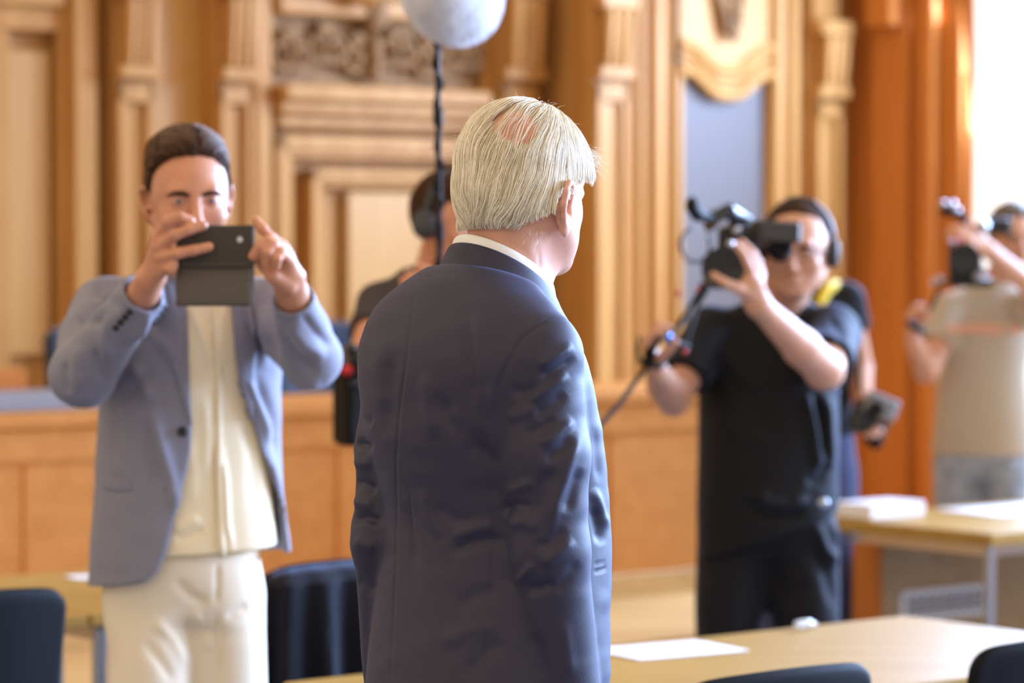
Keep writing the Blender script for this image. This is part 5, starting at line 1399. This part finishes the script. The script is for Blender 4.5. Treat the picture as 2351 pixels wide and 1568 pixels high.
sculpt_obj('body', S, arr(-.62, 7.45, .98), arr(.15, 8.2, 1.90), .0055, SKIN, man4)
eyes(man4, H4, M4, s4); hair_cap('hair', in_frame(head_field(ears=False, mouth=False), H4, M4, s4), H4, M4, s4, man4, HAIRB, off=.010, front=.066, side=.014, h=.005)
hp = headphones(man4, H4, M4, s4); tag(hp, 'dark headphones worn by the person with the boom pole', 'headphones')
TAUPE = mat('dark_taupe_shirt', (.045, .032, .032), rough=.8)
tee(man4, T4, Y4, [(.93, 0, 0, .17, .12, .12), (1.15, 0, 0, .165, .12, .115), (1.38, 0, 0, .185, .12, .115), (1.47, 0, 0, .18, .10, .10), (1.53, 0, 0, .14, .08, .08), (1.575, 0, 0, .09, .06, .06), (1.60, 0, 0, .066, .055, .055)],
    [(sR4, eR4, .60, .062), (sL4, eL4, .60, .062)], TAUPE, .94, h=.008, trap=.055)
tr, pos, _ = trousers('trousers', man4, T4, Y4, .82, .085, DJEAN, top=.98, h=.013, hip=(.16, .115, .12)); shoes(man4, pos, Y4, BLACKR)
bp_ = thing('boom_pole', A_(1010, 700, 7.66), 'black boom pole with coiled cable rising in front of a face', 'pole')
bt, bb_ = A_(1004, 96, 7.12), A_(1012, 900, 7.76)
m = MB(); m.tube([bt, bt * .6 + bb_ * .4, bb_], [.0068, .0078, .0090], 12); m.build('tube', BLACKP, bp_)
m = MB(); P = []; rr = []
for k in range(240):
    t = k / 239; a = t * 2 * math.pi * 9; c = bt * (1 - t) + bb_ * t; P.append(c + (Xd * math.cos(a) + arr(0, 1, 0) * math.sin(a)) * (.0095 + .0025 * math.sin(a * .37))); rr.append(.0036)
m.tube(P, rr, 7); m.build('coiled_cable', BLACKR, bp_)
for t in (.2, .52, .83):
    m = MB(); c = bt * (1 - t) + bb_ * t; d = nrm(bb_ - bt); m.tube([c - d * .02, c + d * .02], .0125, 14); m.build('locking_collar', BLACKP, bp_)
wc = A_(1036, -18, 7.05)
ws = thing('microphone_windshield', wc, 'fluffy white and grey fur windshield on top of the boom pole', 'microphone')
FUR = mat('white_grey_fur', (.80, .80, .80), rough=.9, noise=(14, .35, (1, 1, 1)))
wA = (nrm(arr(1, -.15, .1)), nrm(arr(.15, 1, .1)), Z)
wf = f_ell(wc, (.104, .20, .112), wA)
wS = lambda P: wf(P) - .006 * vnoise(P, 38, 3) - .004 * vnoise(P, 90, 4)
sculpt_obj('fur_cover', wS, wc - .26, wc + .26, .006, FUR, ws)
R = np.random.default_rng(2); d = R.normal(size=(5200, 3)); d /= np.linalg.norm(d, axis=1, keepdims=True); st0 = wc + (d * [.104, .20, .112]) @ np.array(wA)
pth = grow(wf, st0, lambda P: np.tile(arr(.1, .2, -1), (len(P), 1)), 6, .0055, lambda t, P: .002 + .014 * t, jitter=.35, seed=5)
hair_mesh_strands('fur', pth, np.tile(np.linspace(.0006, .0002, 6), (len(pth), 1)), hair_material('fur_strands', ((.5, .5, .5), (.98, .98, 1), (.85, .85, .88)), .6), [o for o in ws.children][0])
m = MB(); m.tube([A_(1004, 104, 7.11), A_(1006, 84, 7.10), A_(1012, 60, 7.08)], [.011, .013, .012], 12); m.build('shock_mount', BLACKP, ws)
# recorder bag
rb = thing('recorder_bag', A_(812, 900, 7.74), 'black sound recorder bag with a red knob at the hip of the boom operator', 'bag')
c = A_(836, 930, 7.76); m = MB(); m.box(c, (.11, .16, .20), (nrm(f4 + r4 * .2), nrm(-r4), Z), .02); m.build('body', BLACKR, rb)
m = MB(); m.box(c + Z * .125 - arr(.01, 0, 0), (.10, .13, .05), (nrm(f4), nrm(-r4), Z), .012); m.build('mixer', mat('brown_grey_metal', (.10, .08, .065), rough=.5), rb)
m = MB(); m.ball(A_(797, 850, 7.66), (.016, .012, .014), 12); tag(m.build('red_knob', REDM, rb), 'bright red knob')
m = MB(); m.tube([c + Z * .09, A_(826, 800, 7.82), A_(850, 740, 7.92), A_(925, 668, 8.0)], .010, 8); m.build('strap', BLACKR, rb)
for p in ((800, 800), (806, 825), (808, 880)):
    m = MB(); m.ball(A_(p[0] + 6, p[1], 7.68), (.016, .02, .014), 10); m.build('connector', BLACKP, rb)

# ---------------- person behind the cameraman
T5 = arr(1.031, 10.72, 0); Y5 = math.radians(-100)
man5 = thing('person', T5, 'person in a dark top and blue shorts hidden behind the cameraman in black', 'person')
H5 = arr(1.01, 10.68, 1.655); M5 = frameM(math.radians(-110), 0, 0); s5 = .95
S = SDF(); S.u(in_frame(head_field(), H5, M5, s5)); nk = T5 + Z * 1.50
S.u(f_caps(H5 + M5.T @ arr(0, -.025, -.07), nk, .052, .058), .025); S.u(f_loft(T5, Y5, [(.98, 0, 0, .13, .1, .1), (1.35, 0, 0, .14, .09, .09), (1.48, 0, 0, .10, .06, .06)], 2.2), .03)
sL5, eL5, wL5 = A_(1945, 690, 10.72), A_(1978, 845, 10.76), A_(1985, 930, 10.56); sR5, eR5, wR5 = A_(1760, 700, 10.70), A_(1735, 860, 10.72), A_(1760, 1000, 10.55)
for a, b, c in ((sR5, eR5, wR5), (sL5, eL5, wL5)): S.u(f_caps(a, b, .046, .042), .02); S.u(f_caps(b, c, .040, .028), .01)
hand_ops(S, wL5, arr(.3, -.4, -.8), arr(-.3, -.5, 0), -1, [(.5, .9, .6)] * 4, .02, (.5, .7, .3), .4, .95); hand_ops(S, wR5, arr(.1, -.3, -.9), arr(.5, 0, 0), 1, [(.3, .5, .3)] * 4, .02, (.5, .8, .3), .3, .95)
tr5 = [(-.11, 0), (.11, .03)]
sculpt_obj('body', S, arr(.60, 10.2, .72), arr(1.48, 10.98, 1.82), .0065, SKINP, man5)
eyes(man5, H5, M5, s5); hair_cap('hair', in_frame(head_field(ears=False, mouth=False), H5, M5, s5), H5, M5, s5, man5, HAIRB, h=.006)
tee(man5, T5, Y5, [(.99, 0, 0, .175, .12, .115), (1.2, 0, 0, .16, .12, .11), (1.40, 0, 0, .175, .11, .105), (1.47, 0, 0, .15, .085, .085), (1.50, 0, 0, .10, .07, .07), (1.53, 0, 0, .066, .06, .06)],
    [(sR5, eR5, .45, .066), (sL5, eL5, .45, .066)], BTEE, 1.0, h=.008)
tr, pos, _ = trousers('shorts', man5, T5, Y5, .82, .085, BLUSH, top=1.08, h=.012, hip=(.175, .12, .125), leg=(.105, .085, .05)); shoes(man5, pos, Y5, BLACKR)
m = MB(); m.tube([A_(1880, 700, 10.60), A_(1900, 662, 10.63), A_(1916, 655, 10.70), A_(1925, 690, 10.82)], [.020, .022, .022, .018], 10); tag(m.build('shoulder_strap', mat('yellow_webbing', (.75, .52, .03), rough=.7), man5), 'yellow shoulder strap')
cb = thing('photo_camera', A_(2010, 960, 10.50), 'grey and black camera hanging at the hip behind the cameraman in black', 'camera')
ca_ = (nrm(arr(.92, .1, -.38)), nrm(arr(-.1, 1, 0)), nrm(arr(.38, 0, .92)))
m = MB(); m.box(A_(1998, 962, 10.52), (.13, .09, .12), ca_, .018); m.build('body', BLACKP, cb)
m = MB(); m.box(A_(2022, 932, 10.48), (.115, .085, .075), ca_, .015); tag(m.build('top_plate', mat('grey_camera_metal', (.22, .23, .25), rough=.4), cb), 'grey metal top plate')
m = MB(); m.lathe(A_(2008, 940, 10.44), arr(.1, -1, .1), [(0, .028), (.02, .028), (.022, .022), (.01, .001)], 20); m.build('lens', BLACKR, cb)
m = MB(); m.tube([A_(1998, 1000, 10.52), A_(2018, 1025, 10.50)], [.035, .020], 12); m.tube([A_(1975, 900, 10.55), A_(1968, 800, 10.62), A_(1935, 690, 10.64)], .006, 8); m.build('strap', BLACKR, cb)

# ---------------- operator in the tan t-shirt
T6 = arr(1.745, 11.32, 0); Y6 = math.radians(-100); f6 = arr(math.cos(Y6), math.sin(Y6), 0); r6 = arr(math.sin(Y6), -math.cos(Y6), 0)
man6 = thing('person', T6, 'person in a tan t-shirt with a peach chest stripe filming beside the bright window', 'person')
H6 = arr(1.850, 11.24, 1.690); M6 = frameM(math.radians(-82), math.radians(-4), math.radians(-4)); s6 = 1.0
S = SDF(); S.u(in_frame(head_field(), H6, M6, s6)); nk = T6 + Z * 1.52 + arr(.05, 0, 0)
S.u(f_caps(H6 + M6.T @ arr(0, -.025, -.07), nk, .054, .060), .025); S.u(f_loft(T6, Y6, [(.92, 0, 0, .14, .1, .1), (1.3, 0, 0, .14, .1, .09), (1.45, 0, 0, .15, .08, .08), (1.50, 0, 0, .10, .06, .06)], 2.2), .03)
sR6, eR6, wR6 = A_(2190, 712, 11.30), A_(2128, 850, 11.12), A_(2096, 782, 10.94); sL6, eL6, wL6 = A_(2345, 712, 11.28), A_(2405, 690, 11.00), A_(2270, 575, 10.86)
for a, b, c in ((sR6, eR6, wR6), (sL6, eL6, wL6)): S.u(f_caps(a, b, .050, .048), .02); S.u(f_caps(b, c, .046, .030), .012)
hand_ops(S, wR6, arr(-.2, -.1, 1), arr(.9, 0, 0), -1, [(.8, 1.1, .8)] * 4, .02, (.4, .8, .8), .5); hand_ops(S, wL6, A_(2222, 545, 10.82) - wL6, arr(-.3, .9, -.5), -1, [(.3, .6, .4), (.3, .7, .5), (.3, .7, .5), (.3, .7, .5)], .04, (.8, .5, .2), .3)
sculpt_obj('body', S, arr(1.42, 10.70, .90), arr(2.16, 11.55, 1.86), .0065, SKINP, man6)
eyes(man6, H6, M6, s6); hair_cap('hair', in_frame(head_field(ears=False, mouth=False), H6, M6, s6), H6, M6, s6, man6, mat('ash_brown_hair', (.12, .085, .055), rough=.6), off=.012, front=.066, side=.016, h=.006)
tb, tF6 = tee(man6, T6, Y6, [(.86, 0, 0, .182, .13, .125), (1.0, 0, 0, .176, .13, .12), (1.2, 0, 0, .168, .125, .115), (1.38, 0, 0, .175, .12, .11), (1.46, 0, 0, .155, .095, .09), (1.505, -.02, 0, .105, .075, .075), (1.54, -.05, 0, .066, .06, .06)],
    [(sR6, eR6, .62, .072), (sL6, eL6, .6, .070)], TANT, .885, h=.008)
drape('chest_stripe', tF6, [(2172, 746), (2220, 743), (2300, 742), (2345, 742)], [(2172, 766), (2220, 766), (2300, 768), (2345, 768)], .004, PEACH, tb, 10.95, 11.6, nu=26, nv=4, th=.001)
tr, pos, _ = trousers('jeans', man6, T6, Y6, .80, .085, GJEAN, top=.94, h=.012, hip=(.168, .12, .125)); shoes(man6, pos, Y6, BLACKR)
v6 = thing('video_camera', A_(2220, 590, 10.9), 'dark video camera with bright glints held by the person in tan', 'camera')
ax6 = nrm(arr(-.12, -1, -.03)); sx6 = nrm(np.cross(ax6, Z)); u6 = np.cross(sx6, ax6)
m = MB(); m.box(A_(2215, 595, 11.02), (.12, .18, .13), (sx6, -ax6, u6), .012); m.build('body', BLACKP, v6)
m = MB(); m.lathe(A_(2212, 588, 10.93), ax6, [(0, .045), (.10, .047), (.11, .052), (.16, .054), (.155, .046), (.10, .001)], 24); m.build('lens', BLACKP, v6)
m = MB(); m.box(A_(2292, 520, 11.06), (.095, .07, .06), (sx6, -ax6, u6), .01); m.tube([A_(2200, 545, 11.05), A_(2260, 522, 11.05)], .012, 8); m.build('viewfinder', BLACKP, v6)
m = MB(); m.tube([A_(2170, 480, 10.95), A_(2200, 490, 10.98), A_(2225, 515, 11.0)], [.026, .020, .012], 12); m.build('microphone', BLACKR, v6)
for p, r_ in (((2166, 468, 10.90), .014), ((2186, 470, 10.90), .016), ((2198, 484, 10.90), .012), ((2256, 520, 10.86), .026), ((2246, 632, 10.90), .020), ((2258, 622, 10.90), .014), ((2158, 640, 10.9), .014), ((2140, 648, 10.9), .010)):
    m = MB(); m.ball(A_(*p), r_, 14); m.build('glint_ball', STEEL, v6)  # steel balls added to stand for bright out-of-focus glints
m = MB(); m.tube([A_(2196, 640, 10.95), A_(2158, 650, 10.92), A_(2140, 700, 10.92), A_(2110, 748, 10.9)], [.010, .009, .008, .008], 8); m.tube([A_(2084, 738, 10.9), A_(2104, 750, 10.88), A_(2120, 762, 10.9)], [.014, .016, .014], 10); m.build('side_grip', BLACKP, v6)
m = MB(); m.ball(A_(2200, 548, 10.80), .012, 10); tag(m.build('record_light', REDM, v6), 'small red light')
m = MB(); m.box(A_(2228, 648, 11.0), (.15, .12, .03), (sx6, -ax6, u6), .008); m.build('base_plate', BLACKP, v6)
